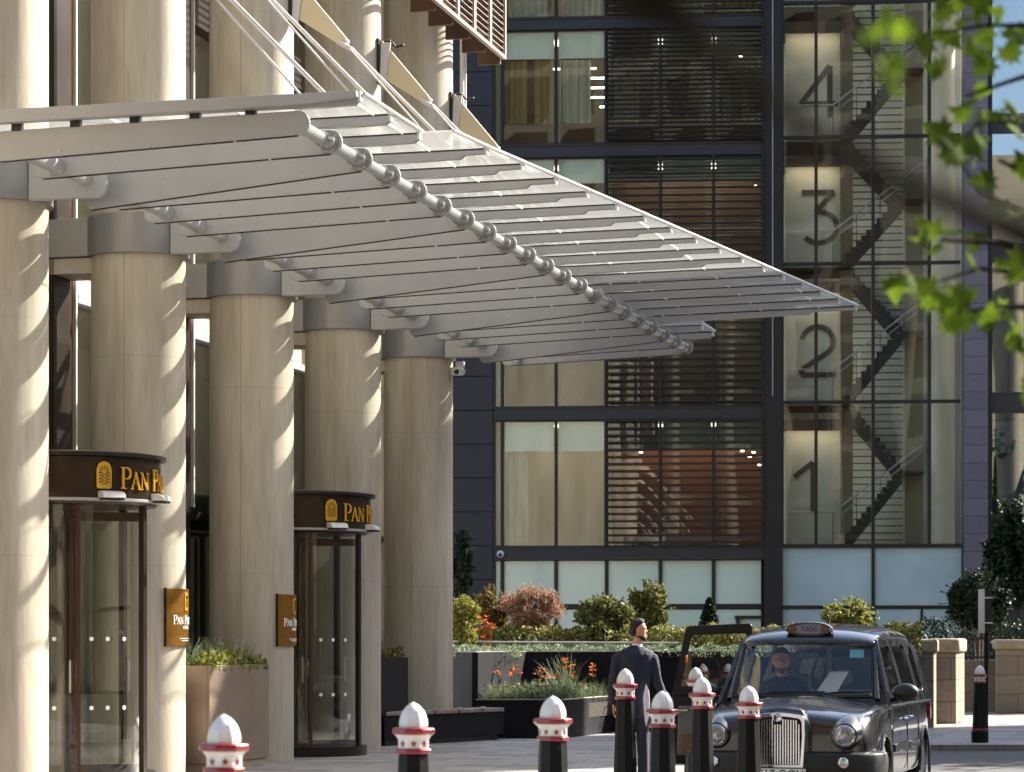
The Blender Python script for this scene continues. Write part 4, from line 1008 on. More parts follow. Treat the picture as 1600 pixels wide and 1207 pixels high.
# tower foot
for xa, xb in ((1206, 1218), (1222, 1364), (1366, 1503)):
    for za, zb in ((0.0, 2.60), (2.70, 4.5)):
        MB().box(bt(xa)+0.03, bt(xb)-0.03, -0.02, 0.0, za+0.02, zb).build('glass_panel', 'frost_blue', office)
f = MB(); f.box(bt(1218), bt(1222), -0.1, 0.1, 0, 4.55); f.box(bt(1364)-0.05, bt(1364)+0.05, -0.1, 0.1, 0, 4.5); f.box(bt(1222), bt(1503), -0.06, 0.06, 2.60, 2.70); f.box(bt(1440)-.04, bt(1440)+.04, -.06, .06, 0, 2.6); f.box(bt(1206), bt(1503), -0.14, 0.1, 4.5, 4.6)
f.build('panel_frame', 'dark_frame', office)
f = MB(); f.box(bt(1148), bt(1192), -0.1, 0.1, 2.3, 2.4); f.box(bt(1150), bt(1156), -0.1, 0.1, 0, 2.3); f.build('door_frame', 'dark_frame', office)
# granite pier
MB().box(bt(1505), bt(1541), -0.55, 0.6, 0, 27).build('granite_pier', 'granite', office)
MB().box(bt(1541), bt(1547), -0.2, 0.4, 0, 27).build('pier_edge', 'dark_frame', office)
# right hand wing
M['wing_glass'] = glass('right wing glass', (0.6, 0.66, 0.7), 0.30, 0.006, wscale=0.35)
xr = [1547, 1604, 1665, 1730, 1800]
for j, (z0, z1) in enumerate(((3.4, 8.65), (9.3, 13.3), (13.9, 17.3), (17.9, 21.6), (22.2, 26))):
    MB().box(bt(1547), bt(1800), -0.1, 0.15, z1, z1+0.6).build('spandrel_beam', 'spandrel', office)
    MB().box(bt(1547), bt(1800), 3.0, 3.1, z0, z1).build('room_wall', 'dark_int' if j != 0 else 'stair_wall', office)
    for i in range(4):
        xa, xb = bt(xr[i]), bt(xr[i+1])
        f = MB(); f.box(xa-0.04, xa+0.06, -0.08, 0.1, z0, z1); w = f.build('window', 'dark_frame', office)
        MB().box(xa+0.06, xb-0.04, 0.0, 0.012, z0, z1).build('pane', 'wing_glass', w)
        if j in (0, 1): MB().box(xa+0.1, xa+0.75, 0.3, 0.34, z0, z1-1.2).build('curtain', 'curtain_far', w)
MB().box(bt(1547), bt(1800), -0.15, 0.15, 0, 3.4).build('base_wall', 'cladding', office)
MB().box(bt(560), bt(1800), 0.3, 10, 26.2, 27).build('roof', 'dark_frame', office)
MB().box(bt(560), bt(1800), 9.8, 10, 0, 26.2).build('rear_wall', 'dark_int', office)
# dome camera on the beam
dc = thing('dome_camera', 'small white dome camera on the dark beam at the left end of the office windows', 'camera', (bt(783), -0.2, 4.35), 'B')
MB().ball((bt(783), -0.22, 4.33), 0.12, 12).build('housing', 'steel_white', dc)
MB().ball((bt(783), -0.30, 4.31), 0.065, 10).build('lens', 'dark_plastic', dc)
# ------------------------------------------------------------ buildings outside the picture that shade the court and show in the glass
side = thing('shade_block', 'plain stone block added right of the court beyond the picture to shade it', 'building', (17, 51, 0))  # unseen block added and sized to shade the far columns and bench
sb = MB(); sb.box(17, 23, 47.8, 55.3, 0, 19.5).build('walls', simple('shade block stone', '#a39a88', 0.8, 0, 0.1, 1.0), side)
for fl in range(5):
    w = MB()
    for i in range(3): w.box(16.96, 17.0, 48.3+i*2.3, 49.8+i*2.3, 1.2+fl*3.6, 3.2+fl*3.6)
    w.build('windows', 'dark_frame', side)
ter = thing('brick_building', 'low pale brick terrace along the right side of the court beyond the picture', 'building', (36, 30, 0))
MB().box(36, 44, -18, 82, 0, 14).build('walls', blocks('pale brick', '#9a8a74', '#8b7c68', '#6b5f50', 0.22, 0.075, 0.006, 0.85, 0.5, 'YZ'), ter)
for fl in range(4):
    w = MB()
    for i in range(24): w.box(35.93, 36.0, -16+i*4, -14.4+i*4, 1+fl*3.4, 3+fl*3.4)
    w.build('windows', 'dark_frame', ter)
mas = thing('stone_building', 'grey stone building beyond the office block outside the picture', 'building', (50, 92, 0))
MB().box(22, 90, 90, 100, 0, 25).build('walls', simple('grey stone wall', '#4d4a46', 0.85, 0, 0.15, 0.5), mas)
for fl in range(6):
    w = MB()
    for i in range(16): w.box(23+i*4.1, 25+i*4.1, 89.95, 90.0, 1+fl*4, 3.4+fl*4)
    w.build('windows', 'dark_frame', mas)
opp = thing('street_building', 'pale stone building with round columns across the street behind the viewer', 'building', (0, -26, 0))
M['opp_stone'] = simple('pale limestone', '#6b6455', 0.85, 0, 0.15, 0.6)
MB().box(-45, 8, -40, -26, 0, 62).build('walls', 'opp_stone', opp)
MB().box(8, 14, -40, -25.6, 0, 62).build('walls', 'opp_stone', opp)
MB().box(14, 45, -40, -25.2, 0, 36).build('walls', 'opp_stone', opp)
for fl in range(15):
    w = MB()
    for i in range(22):
        x = -42+i*4.0
        if x > 12 and fl > 8: continue
        w.box(x, x+2.2, -26.0, -25.5, 1.0+fl*3.9, 3.7+fl*3.9)
    w.build('windows', 'bronze', opp)
for i in range(12):
    x = -21.2+i*4.0; MB().tube((x+1.1+1.9, -24.9, 0), (x+1.1+1.9, -24.9, 27), 0.5, 16).build('column', 'opp_stone', opp)
# ------------------------------------------------------------ big dark planters
def pw(x, Z): return ((x-800)*Z/F, Z)
bigp = thing('planter', 'large charcoal planter with angled walls behind the bench and the man', 'planter', (2, 48, 0))
outer = [pw(690, 47.5), pw(742, 43.4), pw(822, 46.3), pw(1435, 47.6)]
ZT = 1.385
def wallpath(pts, z0, z1, t, name, mat, parent):
    mb = MB()
    for a, b in zip(pts[:-1], pts[1:]):
        d = (Vector(b)-Vector(a)).normalized(); n = Vector((-d.y, d.x))*t
        mb.prism([a, b, (b[0]+n.x, b[1]+n.y), (a[0]+n.x, a[1]+n.y)], z0, z1, 'z')
    return mb.build(name, mat, parent)
wallpath(outer, 0.0, ZT, 0.05, 'planter_wall', 'planter_dark', bigp)
rim = MB()
for a, b in zip(outer[:-1], outer[1:]):
    rim.path([(a[0], a[1], ZT+0.006), (b[0], b[1], ZT+0.006)], 0.012, 4)
rim.build('rim', simple('rubbed steel rim', '#6d6c70', 0.35, 0.5), bigp)
MB().prism([(outer[0][0]+.1, outer[0][1]), (outer[1][0]+.10, outer[1][1]+.40), (outer[2][0], outer[2][1]+.1), (outer[3][0], outer[3][1]+.1), (outer[3][0], 53), (outer[0][0], 53)], 1.1, 1.3, 'z').build('soil', 'soil', bigp)
MB().prism([(outer[0][0], 53.0), (outer[3][0], 53.0), (outer[3][0], 53.1), (outer[0][0], 53.1)], 0, ZT, 'z').build('planter_wall', 'planter_dark', bigp)
lowp = thing('planter', 'low charcoal planter of orange lilies set into the angle of the large planter', 'planter', (0.7, 44, 0))
lo = [pw(743.5, 43.32), pw(880, 43.4), pw(958, 46.4)]
wallpath(lo, 0.0, 0.62, 0.05, 'planter_wall', 'planter_dark', lowp)
rim = MB()
for a, b in zip(lo[:-1], lo[1:]): rim.path([(a[0], a[1], 0.626), (b[0], b[1], 0.626)], 0.012, 4)
rim.build('rim', 'planter_light', lowp)
MB().prism([(lo[0][0]+.08, lo[0][1]+.1), (lo[1][0], lo[1][1]+.1), (lo[2][0], lo[2][1]-.1), (outer[2][0]+.05, outer[2][1]-.1)], 0.3, 0.54, 'z').build('soil', 'soil', lowp)
# lilies and grasses in the low planter
rnd = random.Random(21)
pl = thing('flowering_plants', 'orange lilies and soft grey green grasses filling the low charcoal planter', 'plants', (0.7, 44.2, 0.54))
tri = [Vector(pw(752, 43.6)), Vector(pw(875, 43.55)), Vector(pw(950, 46.1)), Vector(pw(826, 46.0))]
def inquad():
    a, b = rnd.random(), rnd.random(); p = tri[0].lerp(tri[1], a).lerp(tri[3].lerp(tri[2], a), b); return p
gb = MB(); lb = MB(); fb = MB(); sb = MB(); wb = MB()
for i in range(330):
    p = inquad(); grass_tuft(gb, (p.x, p.y, 0.54), rnd.uniform(0.2, 0.42), 18, rnd, 0.16, 0.006)
pts = []
for i in range(3800):
    p = inquad(); pts.append((p.x, p.y, 0.56+rnd.random()**1.5*0.30))
leaf_quads(lb, pts, 0.07, rnd, asp=3.5, up=0.8)
for x, y in ((778, 1053), (797, 1048), (803, 1050), (808, 1046), (812, 1052), (842, 1047), (846, 1052), (862, 1060), (869, 1059), (875, 1058), (884, 1031), (878, 1040), (890, 1045), (894, 1058), (926, 1046), (923, 1056), (930, 1044), (799, 1056), (852, 1058), (885, 1034)):
    Z = rnd.uniform(44.2, 45.6); P = wp(x, y, Z); MB().path([(P.x+rnd.uniform(-.1, .1), P.y, 0.55), (P.x, P.y, P.z)], [0.007, 0.005], 5).build('flower_stem', 'fl_green', pl)
    for q in range(3): flower(fb, (P.x+rnd.gauss(0, .035), P.y, P.z+rnd.gauss(0, .03)), 0.065, rnd)
for i in range(16):
    a = rnd.uniform(-0.5, 1.2); P = wp(rnd.uniform(865, 900), 1075, 45); grass_tuft(gb, (P.x, P.y, 0.55), rnd.uniform(0.7, 1.0), 7, rnd, 0.35, 0.009)
for i in range(26):
    p = inquad(); zz = rnd.uniform(0.75, 0.95); wb = MB().path([(p.x, p.y, .55), (p.x, p.y, zz)], [0.004, 0.003], 5); leaf_quads(wb, [(p.x+rnd.gauss(0, .012), p.y, zz-rnd.random()*0.12) for _ in range(14)], 0.025, rnd); wb.build('flower_spike', 'fl_white', pl)
gb.build('grass_blades', 'fl_grey', pl); lb.build('leaves', 'fl_green', pl); fb.build('orange_lilies', 'fl_orange', pl)
# shrubs in the large planter
def shrub(x, y, hw, hh, Z, *a, **kw):
    c = wp(x, y, Z); m = F/Z
    name, label, cat, mat, n, size, seed = a
    return bush(name, label, cat, (c.x, c.y, c.z), (hw/m, hw/m*0.8, hh/m), mat, n, size, seed, base=1.28 if Z < 60 else 0.0, **kw)
shrub(724, 974, 30, 36, 47.2, 'shrub', 'yellow green shrub at the left end of the large planter, beside the last column', 'shrub', 'fl_yellow', 3800, 0.075, 31)
shrub(770, 953, 30, 32, 49.0, 'shrub', 'olive brown shrub between the yellow green one and the dusty pink one', 'shrub', 'fl_olive', 2800, 0.07, 32)
shrub(828, 952, 48, 34, 48.6, 'shrub', 'rounded dusty pink shrub in front of the pale glass panels', 'shrub', 'fl_pink', 7500, 0.06, 33, lumps=22, asp=3.0)
shrub(946, 970, 46, 36, 48.6, 'shrub', 'broad green shrub behind the head of the man', 'shrub', 'fl_green', 5000, 0.075, 34, lumps=20)
shrub(1014, 957, 34, 44, 49.4, 'shrub', 'tall round green shrub just right of the head of the man', 'shrub', 'fl_hedge', 5000, 0.08, 35, lumps=20)
shrub(1324, 964, 40, 27, 52.0, 'shrub', 'golden yellow clipped shrub behind the roof of the taxi', 'shrub', 'fl_yellow', 4200, 0.07, 38, lumps=22)
shrub(1404, 988, 26, 14, 52.5, 'shrub', 'small green shrub above the stone pier beside the taxi', 'shrub', 'fl_hedge', 1600, 0.07, 39)
shrub(1530, 942, 50, 44, 64.0, 'small_tree', 'round dark bushy tree behind the tall thin sign post', 'tree', 'fl_dark', 7000, 0.10, 40, lumps=24)
shrub(1590, 872, 52, 80, 72.0, 'evergreen_tree', 'tall dark evergreen at the right edge in front of the office wall', 'tree', 'fl_dark', 6500, 0.16, 41, lumps=26)
shrub(722, 890, 19, 52, 70.0, 'climbing_plant', 'dark climbing plant on the slate cladding just right of the last column', 'plant', 'fl_dark', 900, 0.13, 42, lumps=26, lump_r=0.22)
# conical evergreen
c = wp(1108, 975, 50); rnd = random.Random(36)
t = thing('conifer', 'small dark conical evergreen behind the open taxi door', 'tree', (c.x, c.y, 1.28))
pts = []
for i in range(3600):
    f = rnd.random()**0.7; a = rnd.uniform(0, 2*pi); rr_ = (0.30*(1-f)**0.8+0.02)*(0.45+0.6*rnd.random()); pts.append((c.x+rr_*cos(a), c.y+rr_*sin(a), 1.45+f*0.93))
mb = MB(); leaf_quads(mb, pts, 0.06, rnd, asp=2.5, up=0.8); mb.build('foliage', 'fl_dark', t)
MB().tube((c.x, c.y, 1.28), (c.x, c.y, 2.2), 0.025, 8).build('trunk', 'stem', t)
# long low hedge along the planter
rnd = random.Random(51)
hd = thing('hedge', 'long low leafy hedge running along the large planter behind the man and taxi', 'hedge', (4, 48, 1.3))
mb = MB(); pts = []
for i in range(21000):
    x = rnd.uniform(716, 1440); Z = rnd.uniform(47.9, 49.2)
    top = 1.84+0.16*noise.noise(Vector((x*0.04, 3, 0)))+0.05*noise.noise(Vector((x*0.2, 7, 0)))
    pts.append(((x-800)*Z/F, Z, 1.3+(top-1.3)*rnd.random()**0.6))
leaf_quads(mb, pts, 0.07, rnd, asp=1.7); mb.build('foliage', 'fl_hedge', hd)
MB().box(-0.9, 7.0, 48.3, 48.8, 1.25, 1.5).build('branches', 'stem', hd)
gc = MB(); pts = []
for i in range(9000):
    x = rnd.uniform(706, 1420); Z = 46.6+rnd.random()*1.3
    if x < 815: Z = 44.6+rnd.random()*3
    top = 1.50+0.12*noise.noise(Vector((x*0.05, 1, 0)))
    pts.append(((x-800)*Z/F, Z, 1.3+(top-1.3)*rnd.random()))
leaf_quads(gc, pts, 0.06, rnd, asp=2.6, up=0.4)
for i in range(120):
    x = rnd.uniform(720, 950); Z = 47.0 if x > 820 else rnd.uniform(45.2, 47); grass_tuft(gc, ((x-800)*Z/F, Z, 1.3), rnd.uniform(.15, .3), 12, rnd, .12, .005)
gc.build('ground_cover', 'fl_grey', label='trailing grey green ground cover along the planter edge', category='ground cover', kind='stuff')
ra = thing('rail', 'thin pale rail running through the planting behind the large planter edge', 'rail', (1, 47.6, 1.3))
r = MB(); a, b = wp(700, 1003.5, 47.5), wp(1060, 1005.5, 47.5); r.tube(tuple(a), tuple(b), 0.022, 8); r.build('top_rail', 'steel', ra)
r = MB()
for x in range(708, 1060, 24): p = wp(x, 1004, 47.5); r.tube((p.x, p.y, 1.28), (p.x, p.y, p.z), 0.01, 6)
r.build('posts', 'steel', ra)
of = MB(); rnd = random.Random(77)
for x, y in ((757, 969), (765, 981), (754, 986), (768, 977), (760, 975)):
    P = wp(x, y, 46.6)
    for q in range(4): flower(of, (P.x+rnd.gauss(0, .05), P.y, P.z+rnd.gauss(0, .03)), 0.08, rnd)
    of.path([(P.x, P.y, 1.3), tuple(P)], 0.006, 5)
of.build('lilies', 'fl_orange', origin=(-0.4, 46.6, 1.3), label='small orange lilies rising between the two left shrubs', category='flowers')
# ------------------------------------------------------------ stone piers, railing, sign post
def pier(name, label, pts, z1, cap, over=0.06):
    t = thing(name, label, 'stone pier', (pts[0][0], pts[0][1], 0))
    MB().prism(pts, 0, z1-cap, 'z').build('pier_body', 'sandstone', t, bevel=0.02)
    cx = sum(p[0] for p in pts)/len(pts); cy = sum(p[1] for p in pts)/len(pts)
    q = [(cx+(p[0]-cx)*(1+over/abs(p[0]-cx) if abs(p[0]-cx) > .01 else 1), cy+(p[1]-cy)*(1+over/abs(p[1]-cy) if abs(p[1]-cy) > .01 else 1)) for p in pts]
    MB().prism(q, z1-cap+0.002, z1, 'z').build('coping', 'sandcap', t, bevel=0.05)
pier('stone_pier', 'sandstone pier with pale coping right behind the rear of the taxi', [pw(1400, 49), pw(1459, 49), pw(1463, 51.0), pw(1404, 51.0)], 1.61, 0.25)
pier('stone_pier', 'broad sandstone pier between the taxi and the lone bollard', [pw(1455, 51.2), pw(1494, 51.3), pw(1507, 53.2), pw(1459, 53.2)], 1.63, 0.27)
pier('stone_pier', 'sandstone pier at the right edge of the picture behind the sign post', [pw(1557, 59), pw(1690, 59), pw(1690, 61), pw(1555, 61)], 1.62, 0.22)
rw = thing('railing_wall', 'low sandstone wall topped with a dark railing between the stone piers', 'wall', (10, 60, 0))
x0, x1 = pw(1495, 61)[0], pw(1560, 61)[0]
MB().box(x0, x1, 60.8, 61.2, 0, 1.15).build('low_wall', 'sandstone', rw)
r = MB(); r.box(x0, x1, 60.95, 61.0, 1.62, 1.67); r.box(x0, x1, 60.95, 61.0, 1.2, 1.24)
for i in range(11): r.box(x0+i*0.09, x0+i*0.09+0.02, 60.96, 60.99, 1.15, 1.65)
r.build('railing', 'railing', rw)
hb = MB(); rnd = random.Random(8); leaf_quads(hb, [((rnd.uniform(1440, 1680)-800)*66/F, rnd.uniform(65, 67), rnd.uniform(1.0, 2.1+0.1*rnd.random())) for _ in range(5000)], 0.11, rnd)
hb.build('low_hedge', 'fl_dark', origin=(11, 66, 0), label='dark low hedge behind the railing and stone piers at the right', category='hedge')
sp_ = thing('sign_post', 'tall thin black sign post seen edge on, standing beside the lone bollard', 'sign post', (pw(1541, 43)[0], 43, 0))
px_ = pw(1541, 43)[0]
MB().tube((px_, 43, 0), (px_, 43, 2.42), 0.032, 12).build('post', 'black_iron', sp_)
MB().box(px_-0.085, px_-0.065, 42.75, 43.25, 1.70, 2.40).build('sign_plate', 'steel', sp_)
MB().box(px_-0.06, px_+0.05, 42.8, 43.2, 1.72, 2.38).build('sign_back', 'dark_plastic', sp_)
c = MB()
for z in (1.86, 2.26): c.box(px_-0.09, px_+0.055, 42.74, 42.79, z-0.012, z+0.012)
c.build('clamps', 'steel_white', sp_)
# ------------------------------------------------------------ people
M['skin'] = simple('skin', '#c08a6a', 0.5, 0, 0.08, 20.0)
M['suit'] = simple('navy suit cloth', '#1a1d31', 0.8, 0, 0.12, 12.0, 0.25, 9)
M['hair'] = simple('brown hair', '#24150b', 0.75, 0, 0.3, 60.0, stretch=(1, 1, 6))
M['shirt'] = simple('white shirt cotton', '#dcdce2', 0.8, 0, 0.04, 8.0, 0.15, 14)
def ell(c, rx, ry, d=(0, 0, 1), side=(1, 0, 0), n=16):
    d = Vector(d).normalized(); s = Vector(side); s = (s-d*s.dot(d)).normalized(); t = d.cross(s); c = Vector(c)
    return [c+s*rx*cos(2*pi*i/n)+t*ry*sin(2*pi*i/n) for i in range(n)]
def limb(mb, pts, rs, n=14):
    rr_ = []
    for i, p in enumerate(pts):
        d = Vector(pts[min(i+1, len(pts)-1)])-Vector(pts[max(i-1, 0)]); rx, ry = rs[i] if isinstance(rs[i], tuple) else (rs[i], rs[i])
        rr_.append(ell(p, rx, ry, d, (1, 0, 0) if abs(d.normalized().x) < 0.8 else (0, 1, 0), n))
    mb.rings(rr_)
def head_mesh(mb, T, beard=False):
    """head 0.235 high, facing local -y, chin at z=0"""
    prof = [(0.000, 0.020, 0.018, -0.062), (0.012, 0.040, 0.040, -0.045), (0.035, 0.056, 0.066, -0.018), (0.07, 0.066, 0.083, -0.002), (0.10, 0.071, 0.092, 0.004), (0.13, 0.074, 0.097, 0.008), (0.165, 0.074, 0.096, 0.010), (0.195, 0.066, 0.085, 0.012), (0.218, 0.048, 0.062, 0.012), (0.232, 0.022, 0.03, 0.012), (0.235, 0.004, 0.004, 0.012)]
    mb.rings([[T @ p for p in ell((0, cy, z), rx, ry, n=20)] for z, rx, ry, cy in prof])
    mb.rings([[T @ p for p in ell(c, a, b, (0, -0.2, 1), n=8)] for c, a, b in (((0, -0.088, 0.083), 0.017, 0.012), ((0, -0.094, 0.090), 0.017, 0.016), ((0, -0.090, 0.108), 0.011, 0.012), ((0, -0.085, 0.128), 0.009, 0.008))])   # nose
    for z, w, r in ((0.058, 0.022, 0.008), (0.048, 0.020, 0.008)): mb.path([T @ Vector((-w, -0.074, z)), T @ Vector((0, -0.083, z)), T @ Vector((w, -0.074, z))], [0.004, r, 0.004], 8)
    mb.path([T @ Vector((-0.052, -0.074, 0.134)), T @ Vector((-0.02, -0.090, 0.137)), T @ Vector((0.02, -0.090, 0.137)), T @ Vector((0.052, -0.074, 0.134))], [0.006, 0.009, 0.009, 0.006], 8)
    for s in (-1, 1): mb.rings([[T @ p for p in ell((s*0.078, 0.012, z), 0.006, w, n=8)] for z, w in ((0.075, 0.006), (0.09, 0.013), (0.11, 0.018), (0.128, 0.014), (0.134, 0.005))])
def hand_mesh(mb, wrist, dirv, up, curl=0.6, s=1.0, side=1):
    """palm, four unequal bent fingers and a thumb leaving the side of the palm; side=+1 thumb towards 'thumb side'"""
    d = Vector(dirv).normalized(); n = Vector(up); n = (n-d*n.dot(d)).normalized(); t = d.cross(n)*side; W = Vector(wrist)
    def P(a, b, c): return W+(d*a+t*b+n*c)*s
    mb.rings([[P(a, w*cos(2*pi*i/12), h*sin(2*pi*i/12)) for i in range(12)] for a, w, h in ((-0.02, .026, .020), (0.0, .028, .019), (.03, .037, .017), (.07, .043, .015), (.088, .041, .012))])
    for j, (b, L) in enumerate(((.031, .070), (.0105, .079), (-.0105, .073), (-.031, .056))):
        a0 = 0.084; pts = [P(a0-.01, b, 0)]; ang = 0; x, z = a0, 0
        for q, f in enumerate((.45, .3, .25)):
            ang += curl*(0.5+0.5*q); x += L*f*cos(ang); z -= L*f*sin(ang); pts.append(P(x, b*1.03, z))
        mb.path(pts, [.0095*s, .009*s, .0083*s, .0068*s], 8)
    mb.path([P(.015, .030, -.002), P(.045, .052, -.012), P(.070, .058, -.026), P(.088, .052, -.036)], [.012*s, .0115*s, .010*s, .0075*s], 8)
# the man in the dark suit, seen from behind, head turned to the right, right hand reaching to the cab door
mx, my = 1.365, 30.0
man = thing('person', 'man in a navy suit with his back turned, beside the open taxi door', 'person', (mx, my, 0))
T0 = Matrix.Translation((mx, my, 0))
V = lambda x, y, z: (mx+x, my+y, z)
HT = Matrix.Translation((mx+0.065, my+0.01, 1.565)) @ Matrix.Rotation(R(88), 4, 'Z') @ Matrix.Rotation(R(-4), 4, 'X')
b = MB(); head_mesh(b, HT)
limb(b, [V(0.02, 0.01, 1.42), V(0.03, 0.01, 1.50), V(0.045, 0.01, 1.60)], [0.066, 0.058, 0.056])
limb(b, [V(0.02, 0.01, 0.95), V(0.0, 0.01, 1.2), V(0.01, 0.01, 1.44)], [(0.13, 0.09), (0.15, 0.1), (0.10, 0.07)])
# right forearm and hand, left forearm and hand, shins and feet belong to the same body
limb(b, [V(0.215, 0.03, 1.38), V(0.285, 0.05, 1.10), V(0.40, 0.12, 0.93), V(0.44, 0.14, 0.905)], [0.045, 0.038, 0.028, 0.025])
hand_mesh(b, V(0.44, 0.14, 0.905), (0.75, 0.25, -0.30), (0.1, -0.1, 1), 0.45, 1.0, -1)
limb(b, [V(-0.19, 0.0, 1.38), V(-0.255, -0.02, 1.10), V(-0.255, 0.05, 0.87), V(-0.25, 0.06, 0.84)], [0.045, 0.038, 0.028, 0.025])
hand_mesh(b, V(-0.25, 0.06, 0.84), (0.0, 0.15, -1), (-1, 0, 0), 0.4, 1.0, 1)
for s in (-1, 1): limb(b, [V(s*0.09, 0.0, 0.95), V(s*0.10, 0.0, 0.5), V(s*0.11, 0.0, 0.08), V(s*0.115, -0.02, 0.05)], [0.075, 0.052, 0.04, 0.038])
bo = b.build('body', 'skin', man); remesh(bo, 0.0075, 2)
j = MB()
prof = [(0.70, -0.015, 0.02, 0.215, 0.155), (0.80, -0.01, 0.02, 0.212, 0.155), (0.95, 0.0, 0.02, 0.192, 0.14), (1.08, 0.0, 0.015, 0.186, 0.13), (1.2, 0.0, 0.01, 0.205, 0.14), (1.32, 0.003, 0.005, 0.225, 0.14), (1.41, 0.005, 0.005, 0.232, 0.12), (1.452, 0.012, 0.008, 0.20, 0.10), (1.482, 0.02, 0.01, 0.125, 0.08), (1.50, 0.022, 0.01, 0.08, 0.07), (1.515, 0.025, 0.01, 0.066, 0.066)]
j.rings([ell(V(cx, cy, z), rx, ry, n=28) for z, cx, cy, rx, ry in prof])
limb(j, [V(0.17, 0.01, 1.41), V(0.225, 0.02, 1.37), V(0.262, 0.035, 1.24), V(0.293, 0.05, 1.10), V(0.345, 0.085, 1.0), V(0.405, 0.12, 0.925)], [0.075, 0.076, 0.064, 0.057, 0.052, 0.045])
limb(j, [V(-0.15, 0.0, 1.41), V(-0.205, 0.0, 1.37), V(-0.245, -0.015, 1.22), V(-0.272, -0.02, 1.08), V(-0.270, 0.02, 0.97), V(-0.258, 0.055, 0.855)], [0.075, 0.076, 0.064, 0.058, 0.053, 0.047])
jo = j.build('jacket', 'suit', man); remesh(jo, 0.011, 3)
m_ = jo.modifiers.new('folds', 'DISPLACE'); tx_ = bpy.data.textures.new('folds', 'CLOUDS'); tx_.noise_scale = 0.09; m_.texture = tx_; m_.strength = 0.022; m_.mid_level = 0.5
t_ = MB()
for s in (-1, 1): limb(t_, [V(s*0.075, 0.01, 1.0), V(s*0.095, 0.01, 0.82), V(s*0.10, 0.0, 0.5), V(s*0.112, 0.0, 0.25), V(s*0.115, 0.0, 0.07)], [(0.11, 0.12), (0.098, 0.11), (0.078, 0.085), (0.07, 0.075), (0.075, 0.085)])
to = t_.build('trousers', 'suit', man); remesh(to, 0.012, 3)
for s in (-1, 1):
    sh = MB(); sh.rings([ell(V(s*0.115, y, z), rx, rz, (0, 1, 0), n=12) for y, z, rx, rz in ((-0.09, 0.045, .02, .03), (-0.07, 0.045, .036, .042), (0.0, 0.045, .04, .043), (0.1, 0.035, .045, .033), (0.17, 0.026, .038, .024), (0.20, 0.02, .018, .014))])
    sh.build('shoe', 'dark_plastic', man)
col_ = MB(); col_.rings([ell(V(0.032, 0.01, z), r, r, n=20) for z, r in ((1.495, 0.069), (1.525, 0.064), (1.528, 0.058), (1.50, 0.06))], caps=False); col_.build('shirt_collar', 'shirt', man)
fl = MB()
out = [(0.135, 1.085), (0.175, 1.00), (0.185, 0.86), (0.165, 0.70), (0.14, 0.60), (0.125, 0.66), (0.11, 0.80), (0.10, 0.93)]
fl.prism([(mx+a, z) for a, z in out], my-0.175, my-0.155, 'y'); fo_ = fl.build('white_lining', 'shirt', man); fo_.modifiers.new('b', 'BEVEL').width = 0.006
h = MB()
hp = [(0.10, 0.077, 0.055, 0.058), (0.135, 0.081, 0.070, 0.045), (0.17, 0.082, 0.086, 0.030), (0.195, 0.079, 0.095, 0.014), (0.222, 0.064, 0.086, 0.004), (0.243, 0.04, 0.058, 0.002), (0.252, 0.01, 0.015, 0.0)]
h.rings([[HT @ p for p in ell((0, cy, z), rx, ry, n=22)] for z, rx, ry, cy in [(0.045, 0.055, 0.045, 0.062)]+hp])
ho_ = h.build('hair', 'hair', man); d3 = ho_.modifiers.new('sub', 'SUBSURF'); d3.levels = d3.render_levels = 2
m_ = ho_.modifiers.new('tufts', 'DISPLACE'); t2 = bpy.data.textures.new('tufts', 'CLOUDS'); t2.noise_scale = 0.02; m_.texture = t2; m_.strength = 0.012
bd = MB(); bd.rings([[HT @ p for p in ell((0, cy, z), rx, ry, n=20)] for z, rx, ry, cy in ((-0.008, 0.02, 0.02, -0.062), (0.008, 0.046, 0.045, -0.043), (0.030, 0.060, 0.068, -0.018), (0.040, 0.063, 0.070, -0.008), (0.052, 0.064, 0.060, 0.006))])
bd.build('beard', 'hair', man)
man.scale = (0.90, 0.95, 1.0)
# ------------------------------------------------------------ London taxi
YAW = R(16)
TO = Vector((2.52, 25.36, -0.09)); 
FR['T'] = (Matrix.Translation(TO) @ Matrix.Rotation(-YAW, 4, 'Z'), -YAW)
taxi = thing('taxi', 'glossy black London taxi cab facing the viewer with its rear door standing open', 'car', (0, 0, 0), 'T')
M['car_paint'] = simple('gloss black car paint', '#09090b', 0.28, 0.0, 0.15, 3.0, coat=1.0, spec=0.6)
M['car_glass'] = glass('car window glass', (0.85, 0.88, 0.85), 0.05, 0.0)
M['screen_glass'] = glass('windscreen glass', (0.92, 0.95, 0.9), 0.05, 0.0)
M['door_black'] = simple('satin black door lining', '#060607', 0.35, 0, 0.1, 3.0, spec=0.35)
M['lamp_glass'] = glass('lamp lens', (0.9, 0.9, 0.92), 0.25, 0.0, rough=0.05)
M['seat'] = simple('dark seat cloth', '#6a6c6e', 0.85, 0, 0.1, 20.0)
def hull_ring(y, hw, zb, zs, zc, hws, crown=0.0, hm=None):
    hm = hm or hw
    right = [(0, zb), (hw*0.86, zb), (hw*0.985, zb+0.06), (hw, zb+0.22), (hm, (zb+zs)/2+0.1), (hws+ (hm-hws)*0.45, zs-0.07), (hws, zs-0.015), (hws-0.07, zs+0.012), (hws*0.62, zs+(zc-zs)*0.45), (hws*0.36, zs+(zc-zs)*0.86), (0, zc)]
    pts = right+[(-x, z) for x, z in right[-2:0:-1]]
    return [Vector((x, y, z)) for x, z in pts]
hull = MB()
